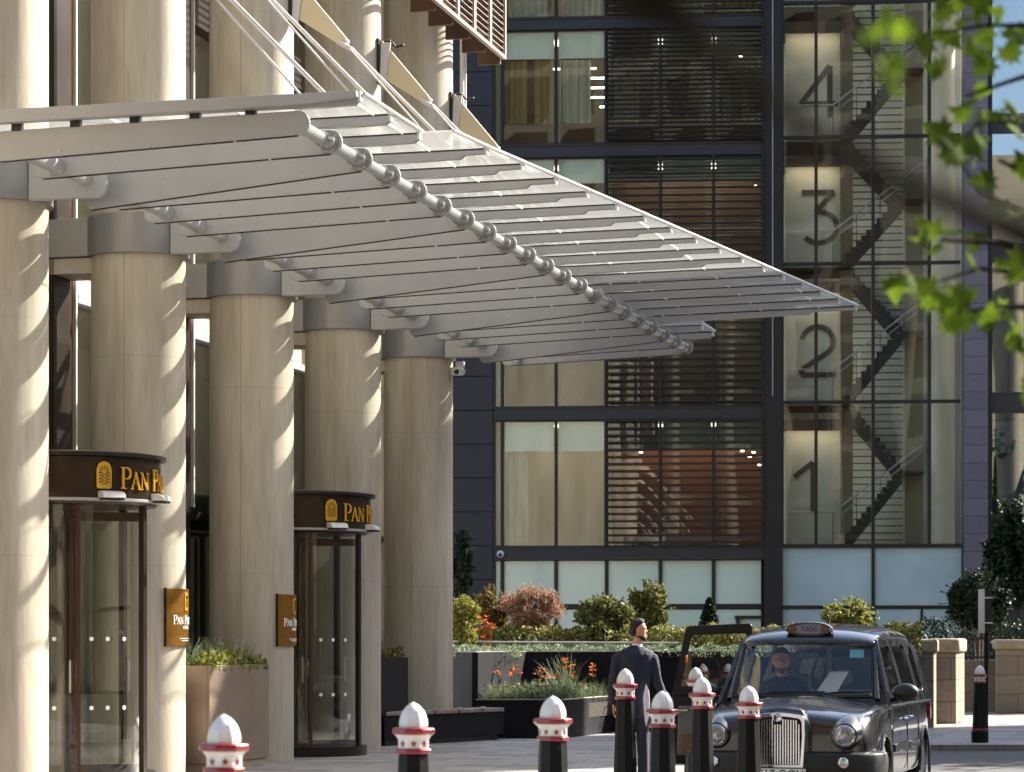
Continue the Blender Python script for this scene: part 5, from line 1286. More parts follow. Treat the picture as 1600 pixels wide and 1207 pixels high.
st_ = [  # y, half width, bottom, shoulder z, centre z, shoulder half width
 (0.08, 0.70, 0.36, 0.80, 0.84, 0.62), (0.09, 0.78, 0.34, 0.85, 0.91, 0.70), (0.14, 0.83, 0.30, 0.905, 0.975, 0.75), (0.35, 0.865, 0.27, 0.955, 1.02, 0.79), (0.65, 0.877, 0.25, 0.99, 1.065, 0.81),
 (0.95, 0.882, 0.24, 1.01, 1.105, 0.83), (1.22, 0.885, 0.24, 1.025, 1.13, 0.845), (1.30, 0.885, 0.24, 1.02, 1.11, 0.85), (1.36, 0.885, 0.24, 1.02, 1.02, 0.855), (1.42, 0.885, 0.24, 1.02, 0.90, 0.86),
 (2.4, 0.885, 0.24, 1.03, 0.88, 0.86), (3.6, 0.885, 0.24, 1.03, 0.88, 0.86), (4.1, 0.88, 0.26, 1.03, 0.9, 0.85), (4.4, 0.85, 0.30, 1.02, 1.0, 0.81), (4.55, 0.78, 0.36, 0.95, 0.95, 0.72), (4.58, 0.70, 0.42, 0.86, 0.86, 0.62)]
hull.rings([hull_ring(*a) for a in st_])
ho = hull.build('body', 'car_paint', taxi)
ss = ho.modifiers.new('sub', 'SUBSURF'); ss.levels = ss.render_levels = 2
for yc in (0.83, 3.72):                             # wheel arches cut out of the body
    cut = MB(); cut.tube((-1.2, yc, 0.33), (1.2, yc, 0.33), 0.395, 40)
    cm = bpy.data.meshes.new('arch'); bm = bmesh.new()
    vs = [bm.verts.new(v) for v in cut.v]
    for f in cut.f: bm.faces.new([vs[i] for i in f])
    bmesh.ops.recalc_face_normals(bm, faces=bm.faces); bm.to_mesh(cm); bm.free()
    co = bpy.data.objects.new('arch', cm); C.objects.link(co); co.parent = taxi
    bl_ = ho.modifiers.new('arch', 'BOOLEAN'); bl_.object = co; bl_.solver = 'EXACT'; bl_.operation = 'DIFFERENCE'
    co['_cut'] = 1
bpy.context.view_layer.update()
dg = bpy.context.evaluated_depsgraph_get()
nm = bpy.data.meshes.new_from_object(ho.evaluated_get(dg)); ho.modifiers.clear(); ho.data = nm
for o in [o for o in C.objects if o.get('_cut')]: bpy.data.objects.remove(o)
for yc in (0.83, 3.72):
    MB().box(-0.84, 0.84, yc-0.4, yc+0.4, 0.35, 0.74).build('wheel_well', 'dark_plastic', taxi)
    for s in (-1, 1):
        MB().path([(s*0.893, yc+0.405*cos(R(a)), 0.33+0.405*sin(R(a))) for a in range(-14, 196, 10)], 0.016, 6).build('arch_lip', 'car_paint', taxi)
def wheel(x, y, steer, s):
    T = Matrix.Translation((x, y, 0.33)) @ Matrix.Rotation(R(steer), 4, 'Z') @ Matrix.Rotation(R(90*s), 4, 'Y')
    w = MB().lathe([(0.21, -0.09), (0.30, -0.095), (0.325, -0.075), (0.33, 0.0), (0.325, 0.075), (0.30, 0.095), (0.21, 0.09)], n=40, T=T, caps=False).build('wheel', 'rubber', taxi)
    r = MB().lathe([(0.0, 0.055), (0.06, 0.06), (0.065, 0.04), (0.12, 0.03), (0.175, 0.06), (0.20, 0.085), (0.215, 0.09), (0.215, 0.07)], n=36, T=T, caps=False)
    r.build('rim', 'steel', w)
    hb_ = MB()
    for i in range(10):
        a = 2*pi*i/10; hb_.lathe([(0.016, 0), (0.016, 0.004)], n=8, T=T @ Matrix.Translation((0.148*cos(a), 0.148*sin(a), 0.05)))
    hb_.build('rim_holes', 'dark_plastic', w)
for s in (-1, 1): wheel(s*0.775, 0.83, 14, s); wheel(s*0.775, 3.72, 0, s)
# fender pods round the headlights
for s in (-1, 1):
    p = MB(); p.rings([ell((s*0.615, y, z), rx, rz, (0, 1, 0), n=28) for y, z, rx, rz in ((0.035, 0.755, .103, .103), (0.04, 0.755, .118, .118), (0.10, 0.76, .150, .145), (0.20, 0.775, .180, .168), (0.40, 0.79, .20, .18), (0.7, 0.82, .19, .17), (1.0, 0.86, .12, .10))])
    p.build('fender_pod', 'car_paint', taxi)
    L = MB().lathe([(0.101, 0.0), (0.101, 0.014), (0.096, 0.02), (0.091, 0.018)], n=32, T=Matrix.Translation((s*0.615, 0.038, 0.755)) @ Matrix.Rotation(R(90), 4, 'X'), caps=False).build('headlight', 'chrome', taxi)
    MB().lathe([(0.0, -0.03), (0.05, -0.02), (0.091, 0.016)], n=32, T=Matrix.Translation((s*0.615, 0.038, 0.755)) @ Matrix.Rotation(R(90), 4, 'X'), caps=False).build('reflector', 'chrome', L)
    lens = MB(); lens.lathe([(0.0, 0.046), (0.04, 0.043), (0.07, 0.034), (0.092, 0.018)], n=32, T=Matrix.Translation((s*0.615, 0.038, 0.755)) @ Matrix.Rotation(R(90), 4, 'X'), caps=False)
    lens.build('lens', 'lamp_glass', L)
    fl_ = MB()
    for q in range(-4, 5):
        hh = math.sqrt(max(0, 0.088**2-(q*0.02)**2)); fl_.box(s*0.615+q*0.02-0.0015, s*0.615+q*0.02+0.0015, 0.006, 0.012, 0.755-hh, 0.755+hh)
    fl_.build('lens_ribs', 'steel', L)
    MB().ball((s*0.615, 0.03, 0.757), 0.024, 10).build('bulb', 'dots', L)
    g = MB().lathe([(0.052, 0), (0.052, 0.02), (0.044, 0.026), (0.0, 0.02)], n=24, T=Matrix.Translation((s*0.62, -0.062, 0.505)) @ Matrix.Rotation(R(90), 4, 'X'), caps=False).build('fog_lamp', 'chrome', taxi)
    MB().lathe([(0.0, 0.034), (0.03, 0.03), (0.044, 0.024)], n=24, T=Matrix.Translation((s*0.62, -0.062, 0.505)) @ Matrix.Rotation(R(90), 4, 'X'), caps=False).build('fog_lens', 'lamp_glass', g)
# grille
def gout(w, z0, z1, r, dip=0.0):
    pts = [(-w*0.93, z0), (w*0.93, z0), (w, z1-r-0.12)]
    for i in range(6): a = R(90*i/5); pts.append((w-r+r*cos(a), z1-r*1.0+r*sin(a)-0.0))
    pts += [(w*0.4, z1+0.012), (0, z1+0.018), (-w*0.4, z1+0.012)]
    for i in range(6): a = R(90+90*i/5); pts.append((-(w-r)+r*cos(a), z1-r+r*sin(a)))
    pts.append((-w, z1-r-0.12)); return pts
og, ig = gout(0.262, 0.452, 0.955, 0.07), gout(0.228, 0.480, 0.915, 0.05)
gm = MB(); n = len(og)
y0, y1 = -0.085, 0.12
vs = [(x, y0, z) for x, z in og]+[(x, y0-0.0, z) for x, z in ig]+[(x, y1, z) for x, z in og]+[(x, y0+0.05, z) for x, z in ig]
fs = []
for i in range(n):
    k = (i+1) % n; fs += [(i, k, n+k, n+i), (i, 2*n+i, 2*n+k, k), (n+i, n+k, 3*n+k, 3*n+i)]
gm.add(vs, fs, False); g_ = gm.build('grille', 'chrome', taxi, bevel=0.006)
MB().prism([(x, z) for x, z in ig], -0.03, -0.02, 'y').build('grille_back', 'dark_plastic', g_)
gb = MB()
for q in range(-8, 9):
    x = q*0.0252; zt = 0.915-0.004*abs(q)*0.6-(0.035 if abs(q) > 7 else 0)
    if abs(q) <= 1: zt -= 0.055
    gb.box(x-0.0055, x+0.0055, -0.08, -0.04, 0.482, zt)
gb.build('grille_bars', 'chrome', g_)
MB().prism([(-0.29, 0.40), (0.29, 0.40), (0.295, 0.85), (0.22, 1.0), (0, 1.02), (-0.22, 1.0), (-0.295, 0.85)], 0.0, 0.35, 'y').build('nose_panel', 'car_paint', taxi, bevel=0.03)
eb = MB().lathe([(0.045, 0), (0.045, 0.008), (0.038, 0.014), (0.036, 0.010), (0.0, 0.012)], n=28, T=Matrix.Translation((0, -0.088, 0.925)) @ Matrix.Rotation(R(90), 4, 'X'), caps=False).build('bonnet_badge', 'chrome', g_)
# bumper and number plate
bp = MB()
def bring(x, y, sgn=1): return [Vector((x, y+dy, z)) for dy, z in ((0.0, 0.60), (-0.045, 0.585), (-0.06, 0.53), (-0.06, 0.45), (-0.05, 0.34), (0.0, 0.28), (0.12, 0.28), (0.12, 0.60))]
secs = []
for x, y, rot in ((-0.90, 0.52, 90), (-0.90, 0.28, 80), (-0.84, 0.10, 45), (-0.72, 0.015, 12), (-0.45, 0.0, 0), (0, 0.0, 0), (0.45, 0.0, 0), (0.72, 0.015, -12), (0.84, 0.10, -45), (0.90, 0.28, -80), (0.90, 0.52, -90)):
    secs.append([Vector((x, y, 0))+Matrix.Rotation(R(-rot if False else -(-rot)*-1), 4, 'Z') @ Vector((0, p.y, p.z)) for p in bring(0, 0)])
bp.rings(secs); bo_ = bp.build('front_bumper', 'dark_plastic', taxi, bevel=0.01)
MB().box(-0.27, 0.27, -0.105, -0.095, 0.335, 0.445).build('number_plate', simple('white number plate', '#e6e6e2', 0.4, 0, 0.02), bo_)
def textmesh(txt, size, name, mat, parent, T, ext=0.002, align='CENTER', sx=1.0):
    cu = bpy.data.curves.new(name, 'FONT'); cu.body = txt; cu.size = size; cu.extrude = ext; cu.align_x = align; cu.resolution_u = 3
    to_ = bpy.data.objects.new(name, cu); C.objects.link(to_); bpy.context.view_layer.update()
    me = bpy.data.meshes.new_from_object(to_.evaluated_get(bpy.context.evaluated_depsgraph_get())); bpy.data.objects.remove(to_)
    for v in me.vertices: v.co = T @ Vector((v.co.x*sx, v.co.y, v.co.z))
    me.materials.clear(); me.materials.append(M[mat]); me.name = name
    o = bpy.data.objects.new(name, me); C.objects.link(o); ORG[o.name] = ORG[parent.name]; o.parent = parent
    return o
textmesh('KF17 OOV', 0.125, 'plate_lettering', 'dark_plastic', bo_, Matrix.Translation((0, -0.107, 0.350)) @ Matrix.Rotation(R(90), 4, 'X'), sx=0.86)
# roof shell
rs = MB()
def roofring(y, hw, ze, zc, t=0.03):
    top = [(hw*cos(R(a)), ze+(zc-ze)*sin(R(a))**0.8) for a in range(0, 181, 12)]
    bot = [(x*0.96, z-t) for x, z in reversed(top)]
    return [Vector((x, y, z)) for x, z in top+bot]
rs.rings([roofring(*a) for a in ((1.585, 0.655, 1.60, 1.645, .02), (1.63, 0.67, 1.625, 1.69), (1.75, 0.69, 1.655, 1.745), (2.05, 0.705, 1.68, 1.80), (2.6, 0.715, 1.69, 1.83), (3.2, 0.715, 1.69, 1.834), (3.8, 0.70, 1.675, 1.80), (4.15, 0.67, 1.63, 1.73), (4.35, 0.64, 1.56, 1.63), (4.46, 0.62, 1.45, 1.50), (4.50, 0.60, 1.38, 1.42, .02))])
ro_ = rs.build('roof', 'car_paint', taxi); q = ro_.modifiers.new('s', 'SUBSURF'); q.levels = q.render_levels = 2
# windscreen with its frame and pillars
def ws(u, v):                                       # u -1..1 across, v 0..1 up
    hw = 0.70+(0.645-0.70)*v; y = 1.25+0.36*v+0.10*u*u*(1-0.2*v)-0.03; return Vector((hw*u, y, 1.095+0.525*v))
g = MB(); g.rings([[ws(-0.98+1.96*i/16, v) for i in range(17)] for v in (0.05, 0.5, 0.97)], caps=False, closed=False); g.build('windscreen', 'screen_glass', taxi)
for s in (-1, 1):
    fm = MB(); fm.path([ws(s, -0.06)+Vector((s*0.03, .02, 0)), ws(s, 0.3)+Vector((s*0.022, .02, 0)), ws(s, 0.7)+Vector((s*0.016, .02, 0)), ws(s, 1.03)+Vector((s*0.012, .02, 0.01))], [0.036, 0.03, 0.029, 0.03], 10); fm.build('windscreen_pillar', 'car_paint', taxi)
tr_ = MB()
tr_.path([ws(-1+2*i/12, 0.0)+Vector((0, -.01, 0)) for i in range(13)], 0.014, 6); tr_.path([ws(-1+2*i/12, 1.0)+Vector((0, -.012, 0)) for i in range(13)], 0.012, 6)
for s in (-1, 1): tr_.path([ws(s*0.99, v/6)+Vector((0, -.014, 0)) for v in range(7)], 0.010, 6)
tr_.build('windscreen_seal', 'dark_plastic', taxi)
MB().path([ws(-1+2*i/12, -0.10)+Vector((0, -0.015, 0)) for i in range(13)], 0.03, 8).build('cowl', 'dark_plastic', taxi)
for x0, x1 in ((-0.50, 0.02), (0.12, 0.60)):
    w = MB(); a, b = ws(x0/0.7, 0.02)+Vector((0, -.05, 0)), ws(x1/0.7, 0.09)+Vector((0, -.03, 0)); w.path([a, (a+b)/2+Vector((0, -.015, .02)), b], [0.009, 0.008, 0.006], 6)
    c_, d_2 = ws(x0/0.7+0.05, 0.055)+Vector((0, -.022, 0)), ws(x1/0.7+0.3, 0.10)+Vector((0, -.022, 0)); w.path([c_, d_2], 0.007, 6); w.build('wiper', 'dark_plastic', taxi)
MB().path([(-0.78, 1.2, 1.0), (-0.79, 1.22, 1.2), (-0.83, 1.28, 1.36), (-0.88, 1.34, 1.46)], 0.004, 5).build('aerial', 'dark_plastic', taxi)
MB().path([(0.10, 2.3, 1.82), (0.11, 2.42, 1.98)], 0.004, 5).build('aerial', 'dark_plastic', taxi)
# side walls of the cabin with window openings
def sx_(z): return 0.868-(z-1.02)*0.285
def sidewall(s, segs, name='side_frame'):
    for nm, outer, inner in segs:
        n_ = len(outer); m_b = MB(); t = 0.035
        def P(y, z, d): return Vector((s*(sx_(z)-d), y, z))
        vs = [P(y, z, 0) for y, z in outer]+[P(y, z, 0.0) for y, z in inner]+[P(y, z, t) for y, z in outer]+[P(y, z, t) for y, z in inner]
        fs = []
        for i in range(n_):
            k = (i+1) % n_; fs += [(i, k, n_+k, n_+i), (2*n_+i, 3*n_+i, 3*n_+k, 2*n_+k), (n_+i, n_+k, 3*n_+k, 3*n_+i), (i, 2*n_+i, 2*n_+k, k)]
        m_b.add(vs, fs); o = m_b.build(nm, 'car_paint', taxi, bevel=0.004)
        gl_ = MB(); gl_.add([P(y, z, 0.018) for y, z in inner], [tuple(range(n_))]); gl_.build('side_window', 'car_glass', o)
def quad_out(a, b, c, d, r, n=4):                   # rounded quadrilateral from corners (ccw)
    pts = []; cs = [Vector(a), Vector(b), Vector(c), Vector(d)]
    for i in range(4):
        p, q, nx = cs[i], cs[i-1], cs[(i+1) % 4]; e0 = p+(q-p).normalized()*r; e1 = p+(nx-p).normalized()*r
        for k in range(n+1):
            f = k/n; pts.append(tuple(e0*(1-f)**2+p*2*f*(1-f)+e1*f*f))
    return pts
segsR = [('front_door', quad_out((1.30, 1.02), (2.42, 1.02), (2.42, 1.665), (1.66, 1.655), 0.01), quad_out((1.55, 1.10), (2.33, 1.10), (2.33, 1.60), (1.74, 1.59), 0.07)),
 ('rear_door', quad_out((2.43, 1.02), (3.50, 1.02), (3.50, 1.675), (2.43, 1.675), 0.01), quad_out((2.52, 1.10), (3.42, 1.10), (3.42, 1.61), (2.52, 1.61), 0.05)),
 ('rear_quarter', quad_out((3.51, 1.02), (4.46, 1.02), (4.36, 1.60), (3.51, 1.67), 0.01), quad_out((3.62, 1.12), (4.02, 1.12), (3.98, 1.58), (3.62, 1.60), 0.06))]
sidewall(1, segsR); sidewall(-1, [segsR[0], segsR[2]])
# rear panel with its window
rp_ = MB(); o4 = [(-0.80, 1.0), (0.80, 1.0), (0.60, 1.5), (-0.60, 1.5)]; i4 = [(-0.66, 1.08), (0.66, 1.08), (0.54, 1.46), (-0.54, 1.46)]
rp_.add([(x, 4.45, z) for x, z in o4]+[(x, 4.45, z) for x, z in i4], [(i, (i+1) % 4, 4+(i+1) % 4, 4+i) for i in range(4)]); rp_.build('rear_panel', 'car_paint', taxi)
MB().add([(x, 4.45, z) for x, z in i4], [(0, 1, 2, 3)]).build('rear_window', 'car_glass', taxi)
# chrome waist strip, rubbing strip, door cuts, handles, repeater
for s in (-1, 1):
    c = MB(); c.box(s*0.876, s*0.886, 1.32, 4.30, 1.005, 1.022); c.build('waist_strip', 'chrome', taxi)
    c = MB(); c.box(s*0.884, s*0.906, 1.42, 2.40, 0.55, 0.63); c.box(s*0.884, s*0.906, 2.46, 3.26, 0.55, 0.63); c.build('rubbing_strip', 'car_paint', taxi, bevel=0.008)
    c = MB(); 
    for y in (1.36, 2.43, 3.30): c.box(s*0.882, s*0.889, y-0.005, y+0.005, 0.34, 1.0)
    c.build('door_gaps', 'dark_plastic', taxi)
    c = MB(); c.path([(s*0.885, 2.18, 0.86), (s*0.915, 2.20, 0.865), (s*0.915, 2.32, 0.865), (s*0.885, 2.34, 0.86)], 0.012, 8); c.path([(s*0.885, 2.56, 0.87), (s*0.915, 2.58, 0.875), (s*0.915, 2.70, 0.875), (s*0.885, 2.72, 0.87)], 0.012, 8)
    c.build('door_handle', 'chrome', taxi)
    MB().ball((s*0.885, 1.25, 0.80), 0.034, 10, (0.4, 1.1, 0.8)).build('side_repeater', 'dots', taxi)
    m = MB(); m.ball((s*1.0, 1.42, 1.14), 0.115, 14, (1.15, 0.72, 0.78)); mo = m.build('door_mirror', 'dark_plastic', taxi)
    MB().path([(s*0.86, 1.46, 1.06), (s*0.93, 1.44, 1.09)], [0.03, 0.035], 8).build('mirror_arm', 'dark_plastic', mo)
    MB().lathe([(0.0, 0), (0.085, 0)], n=24, T=Matrix.Translation((s*1.0, 1.515, 1.14)) @ Matrix.Rotation(R(-90), 4, 'X') @ Matrix.Diagonal((1.15, 0.8, 1, 1)), caps=False).build('mirror_glass', 'chrome', mo)
tl_ = MB()
for s in (-1, 1): tl_.box(s*0.80, s*0.865, 4.42, 4.5, 0.80, 0.98)
tl_.build('tail_lamps', 'bollard_red', taxi)
# roof sign
sg = MB(); sg.rings([ell((0, y, 1.765), rx, rz, (0, 1, 0), n=32) for y, rx, rz in ((1.66, .215, .058), (1.655, .232, .070), (1.68, .245, .078), (1.78, .235, .072), (1.92, .18, .05), (2.02, .10, .02))])
so_ = sg.build('roof_sign', 'car_paint', taxi)
sl3 = MB(); sl3.add([(0.20*cos(2*pi*i/28), 1.652, 1.765+0.05*sin(2*pi*i/28)) for i in range(28)], [tuple(range(28))]); sl3.build('sign_lens', simple('unlit sign lens', '#6c6878', 0.3, 0, 0.15, 14.0), so_)
am = MB()
for s in (-1, 1): am.add([(s*(0.155+0.04*cos(2*pi*i/16)), 1.6505, 1.765+0.038*sin(2*pi*i/16)) for i in range(16)], [tuple(range(16))])
am.build('amber_ends', simple('amber lens', '#5a3220', 0.3, 0, 0.2, 20.0), so_)
textmesh('TAXI', 0.075, 'sign_lettering', 'spandrel', so_, Matrix.Translation((0, 1.650, 1.74)) @ Matrix.Rotation(R(90), 4, 'X'), 0.001)
# cabin: floor, dashboard, seats, wheel, partition, sheet on the dashboard
MB().box(-0.78, 0.78, 1.45, 4.3, 0.90, 0.93).build('cabin_floor', 'seat', taxi)
ds = MB(); ds.rings([[Vector((x, y, z)) for y, z in ((1.32, 1.0), (1.36, 1.115), (1.55, 1.135), (1.68, 1.10), (1.7, 0.95))] for x in (-0.66, 0.66)]); ds.build('dashboard', 'dark_plastic', taxi, bevel=0.02)
def seat(x, y):
    s = MB().prism(rrect(x-0.25, x+0.25, 0.93, 1.32, 0.08, 5), y, y+0.12, 'y'); o = s.build('seat', 'seat', taxi, bevel=0.03)
    MB().prism(rrect(x-0.12, x+0.12, 1.36, 1.53, 0.05, 5), y+0.02, y+0.09, 'y').tube((x-.05, y+.05, 1.3), (x-.05, y+.05, 1.38), 0.008, 6).tube((x+.05, y+.05, 1.3), (x+.05, y+.05, 1.38), 0.008, 6).build('headrest', 'seat', o, bevel=0.02)
seat(-0.36, 2.35)
rb_ = MB().prism(rrect(-0.62, 0.62, 0.93, 1.12, 0.06, 4), 3.95, 4.1, 'y').build('rear_bench', 'seat', taxi, bevel=0.03)
for x in (-0.02, 0.40): MB().prism(rrect(x-0.09, x+0.09, 1.17, 1.34, 0.05, 5), 3.98, 4.06, 'y').box(x-0.01, x+0.01, 4.0, 4.03, 1.1, 1.19).build('headrest', 'seat', rb_, bevel=0.02)
w = MB(); c0 = Vector((-0.36, 1.86, 1.10)); ax = Vector((0, 0.85, -0.5)).normalized(); u_ = Vector((1, 0, 0)); v_ = ax.cross(u_)
w.path([c0+(u_*cos(2*pi*i/28)+v_*sin(2*pi*i/28))*0.19 for i in range(29)], 0.014, 8, caps=False)
w.tube(tuple(c0-u_*0.18), tuple(c0+u_*0.18), 0.012, 8); w.tube(tuple(c0), tuple(c0-ax*-0.2), 0.025, 8); w.build('steering_wheel', 'dark_plastic', taxi)
MB().add([(0.08, 1.60, 1.13), (0.30, 1.50, 1.12), (0.40, 1.66, 1.34), (0.20, 1.74, 1.34)], [(0, 1, 2, 3)]).build('paper_sheet', simple('grey paper sheet', '#a7a9b4', 0.7), taxi)
mi = MB(); mi.box(-0.10, 0.10, 1.62, 1.64, 1.47, 1.53); mi.tube((0, 1.62, 1.52), (0, 1.60, 1.60), 0.008, 6); mi.build('interior_mirror', 'dark_plastic', taxi)
MB().add([(0.42, 1.600, 1.48), (0.56, 1.622, 1.48), (0.555, 1.64, 1.56), (0.42, 1.62, 1.56)], [(0, 1, 2, 3)]).build('licence_sticker', simple('pale blue sticker', '#5fa8c8', 0.5), taxi)
pt = MB(); pt.box(-0.02, 0.02, 2.9, 2.95, 0.93, 1.66); pt.box(-0.62, 0.62, 2.9, 2.94, 1.62, 1.68); pt.box(-0.8, 0.8, 2.9, 2.94, 0.93, 1.03); pt.build('partition', 'seat', taxi)
# rear hinged door, swung right out: window frame, lower skin, handle, seen from its inner side
hy = 3.46
do_ = MB()
def DP(a, z, d=0.0): 
    ang = R(8); return Vector((-0.89-a*cos(ang)+d*sin(ang), hy-a*sin(ang)-d*cos(ang), z))
def door_loop(pts, d): return [DP(a, z, d) for a, z in pts]
outer_d = quad_out((0.02, 1.05), (0.90, 1.05), (0.74, 1.81), (0.03, 1.84), 0.05, 5); inner_d = quad_out((0.09, 1.16), (0.80, 1.16), (0.68, 1.71), (0.09, 1.73), 0.03, 5)
n_ = len(outer_d); vs = door_loop(outer_d, 0)+door_loop(inner_d, 0)+door_loop(outer_d, 0.05)+door_loop(inner_d, 0.05); fs = []
for i in range(n_):
    k = (i+1) % n_; fs += [(i, k, n_+k, n_+i), (2*n_+i, 3*n_+i, 3*n_+k, 2*n_+k), (n_+i, n_+k, 3*n_+k, 3*n_+i), (i, 2*n_+i, 2*n_+k, k)]
do_.add(vs, fs)
low = [(0.02, 1.05), (0.90, 1.05), (0.92, 0.90), (0.92, 0.40), (0.86, 0.32), (0.02, 0.32)]; n_ = len(low)
do_.add(door_loop(low, 0)+door_loop(low, 0.06), [tuple(range(n_)), tuple(range(2*n_-1, n_-1, -1))]+[(i, n_+i, n_+(i+1) % n_, (i+1) % n_) for i in range(n_)])
door = do_.build('open_rear_door', 'door_black', taxi, bevel=0.012)
MB().add(door_loop(inner_d, 0.025), [tuple(range(len(inner_d)))]).build('door_window', 'car_glass', door)
tp = MB(); pl_ = [(0.08, 0.95), (0.82, 0.95), (0.84, 0.42), (0.08, 0.42)]; tp.add(door_loop(pl_, 0.065)+door_loop(pl_, 0.085), [(0, 1, 2, 3), (7, 6, 5, 4), (0, 4, 5, 1), (1, 5, 6, 2), (2, 6, 7, 3), (3, 7, 4, 0)]); tp.build('door_trim', 'seat', door, bevel=0.01)
pk = MB(); pl_ = [(0.10, 0.66), (0.80, 0.66), (0.80, 0.45), (0.10, 0.45)]; pk.add(door_loop(pl_, 0.09)+door_loop(pl_, 0.12), [(0, 1, 2, 3), (7, 6, 5, 4), (0, 4, 5, 1), (1, 5, 6, 2), (2, 6, 7, 3), (3, 7, 4, 0)]); pk.build('door_reflection', simple('tan door reflection', '#6b5238', 0.6), door, bevel=0.01)  # tan slab standing in for the brownish reflection low on the door
hn = MB(); hn.path([DP(0.70, 0.90, 0.09), DP(0.72, 0.90, 0.13), DP(0.84, 0.90, 0.13), DP(0.86, 0.90, 0.09)], 0.012, 8); hn.build('door_handle', 'chrome', door)
ob = MB(); ob.ball(tuple(DP(0.735, 1.45, 0.07)), 0.03, 8, (0.5, .5, 1.5)); ob.build('door_reflector', simple('orange reflector', '#c8622a', 0.4), door)
# driver
drv = thing('person', 'bearded driver with glasses sitting at the wheel behind the taxi windscreen', 'person', (-0.36, 2.2, 0.9), 'T')
DT = Matrix.Translation((-0.37, 2.15, 1.335)) @ Matrix.Rotation(R(12), 4, 'Z') @ Matrix.Diagonal((1.08, 1.08, 1.0, 1))
b = MB(); head_mesh(b, DT); limb(b, [(-0.36, 2.2, 1.22), (-0.365, 2.17, 1.38)], [0.06, 0.055])
for s in (-1, 1):
    limb(b, [(-0.36+s*0.21, 2.24, 1.18), (-0.36+s*0.27, 2.1, 1.0), (-0.36+s*0.19, 1.93, 1.09)], [0.045, 0.035, 0.028]); hand_mesh(b, (-0.36+s*0.19, 1.93, 1.09), (-s*0.15, -0.9, 0.25), (0, 0.2, 1), 0.8, 0.9, s)
limb(b, [(-0.36, 2.26, 0.95), (-0.36, 2.25, 1.1), (-0.36, 2.22, 1.24)], [(0.15, 0.10), (0.17, 0.10), (0.12, 0.08)])
for s in (-1, 1): limb(b, [(-0.36+s*0.1, 2.2, 0.99), (-0.36+s*0.13, 1.8, 0.99)], [0.075, 0.06])
bo = b.build('body', 'skin', drv); remesh(bo, 0.008, 2)
b = MB(); b.rings([ell((-0.36, y, z), rx, ry, n=24) for z, y, rx, ry in ((0.935, 2.24, 0.19, 0.13), (1.05, 2.24, 0.21, 0.135), (1.17, 2.23, 0.225, 0.13), (1.25, 2.22, 0.16, 0.095), (1.29, 2.2, 0.075, 0.07))])
for s in (-1, 1): limb(b, [(-0.36+s*0.18, 2.24, 1.20), (-0.36+s*0.265, 2.13, 1.03), (-0.36+s*0.215, 1.98, 1.07)], [0.07, 0.055, 0.045])
bo = b.build('jumper', simple('dark jumper', '#1d1d22', 0.9), drv); remesh(bo, 0.012, 3)
b = MB(); b.rings([[DT @ p for p in ell((0, cy, z), rx, ry, n=20)] for z, rx, ry, cy in [(0.06, 0.06, 0.05, 0.055)]+hp]); b.build('hair', 'hair', drv)
b = MB(); b.rings([[DT @ p for p in ell((0, cy, z), rx, ry, n=20)] for z, rx, ry, cy in ((-0.02, 0.02, 0.02, -0.06), (0.006, 0.048, 0.047, -0.043), (0.030, 0.061, 0.069, -0.018), (0.040, 0.063, 0.070, -0.008), (0.052, 0.064, 0.060, 0.006))]); b.build('beard', simple('grey brown beard', '#5b4433', 0.8), drv)
b = MB()
for s in (-1, 1): b.path([DT @ Vector((s*0.032+0.024*cos(2*pi*i/14), -0.098, 0.115+0.018*sin(2*pi*i/14))) for i in range(15)], 0.003, 5, caps=False); b.path([DT @ Vector((s*0.056, -0.096, 0.118)), DT @ Vector((s*0.080, 0.0, 0.118))], 0.0025, 5)
b.tube(DT @ Vector((-0.008, -0.1, 0.117)), DT @ Vector((0.008, -0.1, 0.117)), 0.003, 5); b.build('glasses', 'dark_plastic', drv)
# ------------------------------------------------------------ trees
def plane_leaf(mb, p, s, rnd, face=None):
    n = Vector((rnd.gauss(0, .8), -1+rnd.gauss(0, .7), rnd.gauss(0.3, .7))).normalized(); a = n.cross(Vector((rnd.gauss(0, 1), rnd.gauss(0, 1), rnd.gauss(0, 1)))).normalized(); b = n.cross(a)
    prof = [(0, -.08), (.22, -.30), (.20, -.06), (.55, -.12), (.40, .12), (.62, .42), (.30, .38), (.24, .58), (0, 1.0), (-.24, .58), (-.30, .38), (-.62, .42), (-.40, .12), (-.55, -.12), (-.20, -.06), (-.22, -.30)]
    o = len(mb.v); P = Vector(p); mb.v.append(tuple(P+b*s*0.25+n*s*0.06))
    for x, y in prof: mb.v.append(tuple(P+a*x*s+b*y*s+n*s*(-0.10*abs(x))))
    for i in range(len(prof)): mb.f.append((o, o+1+i, o+1+(i+1) % len(prof))); mb.sm.append(False)
tree = thing('plane_tree', 'plane tree near the viewer with a blurred dark limb and green leaves at top right', 'tree', (4.7, 5.2, 0))
rnd = random.Random(9)
MB().path([(4.7, 5.2, -0.05), (4.68, 5.2, 1.2), (4.72, 5.15, 2.6), (4.65, 5.2, 4.4), (4.7, 5.2, 6.5), (4.8, 5.3, 9.5)], [0.26, 0.2, 0.18, 0.16, 0.12, 0.05], 18).build('trunk', 'bark', tree)
lm = MB(); P = [wp(x, y, Z) for x, y, Z in ((1700, 400, 1.75), (1600, 362, 1.7), (1500, 322, 1.65), (1400, 280, 1.6), (1300, 225, 1.6), (1200, 155, 1.55), (1130, 92, 1.55), (1060, 30, 1.5), (980, -60, 1.5))]
lm.path([(4.68, 5.18, 2.3), (3.0, 3.9, 2.15)]+[tuple(p) for p in P], [0.06, 0.028, 0.016, 0.0125, 0.0088, 0.0072, 0.0062, 0.0060, 0.0075, 0.010, 0.012], 12)
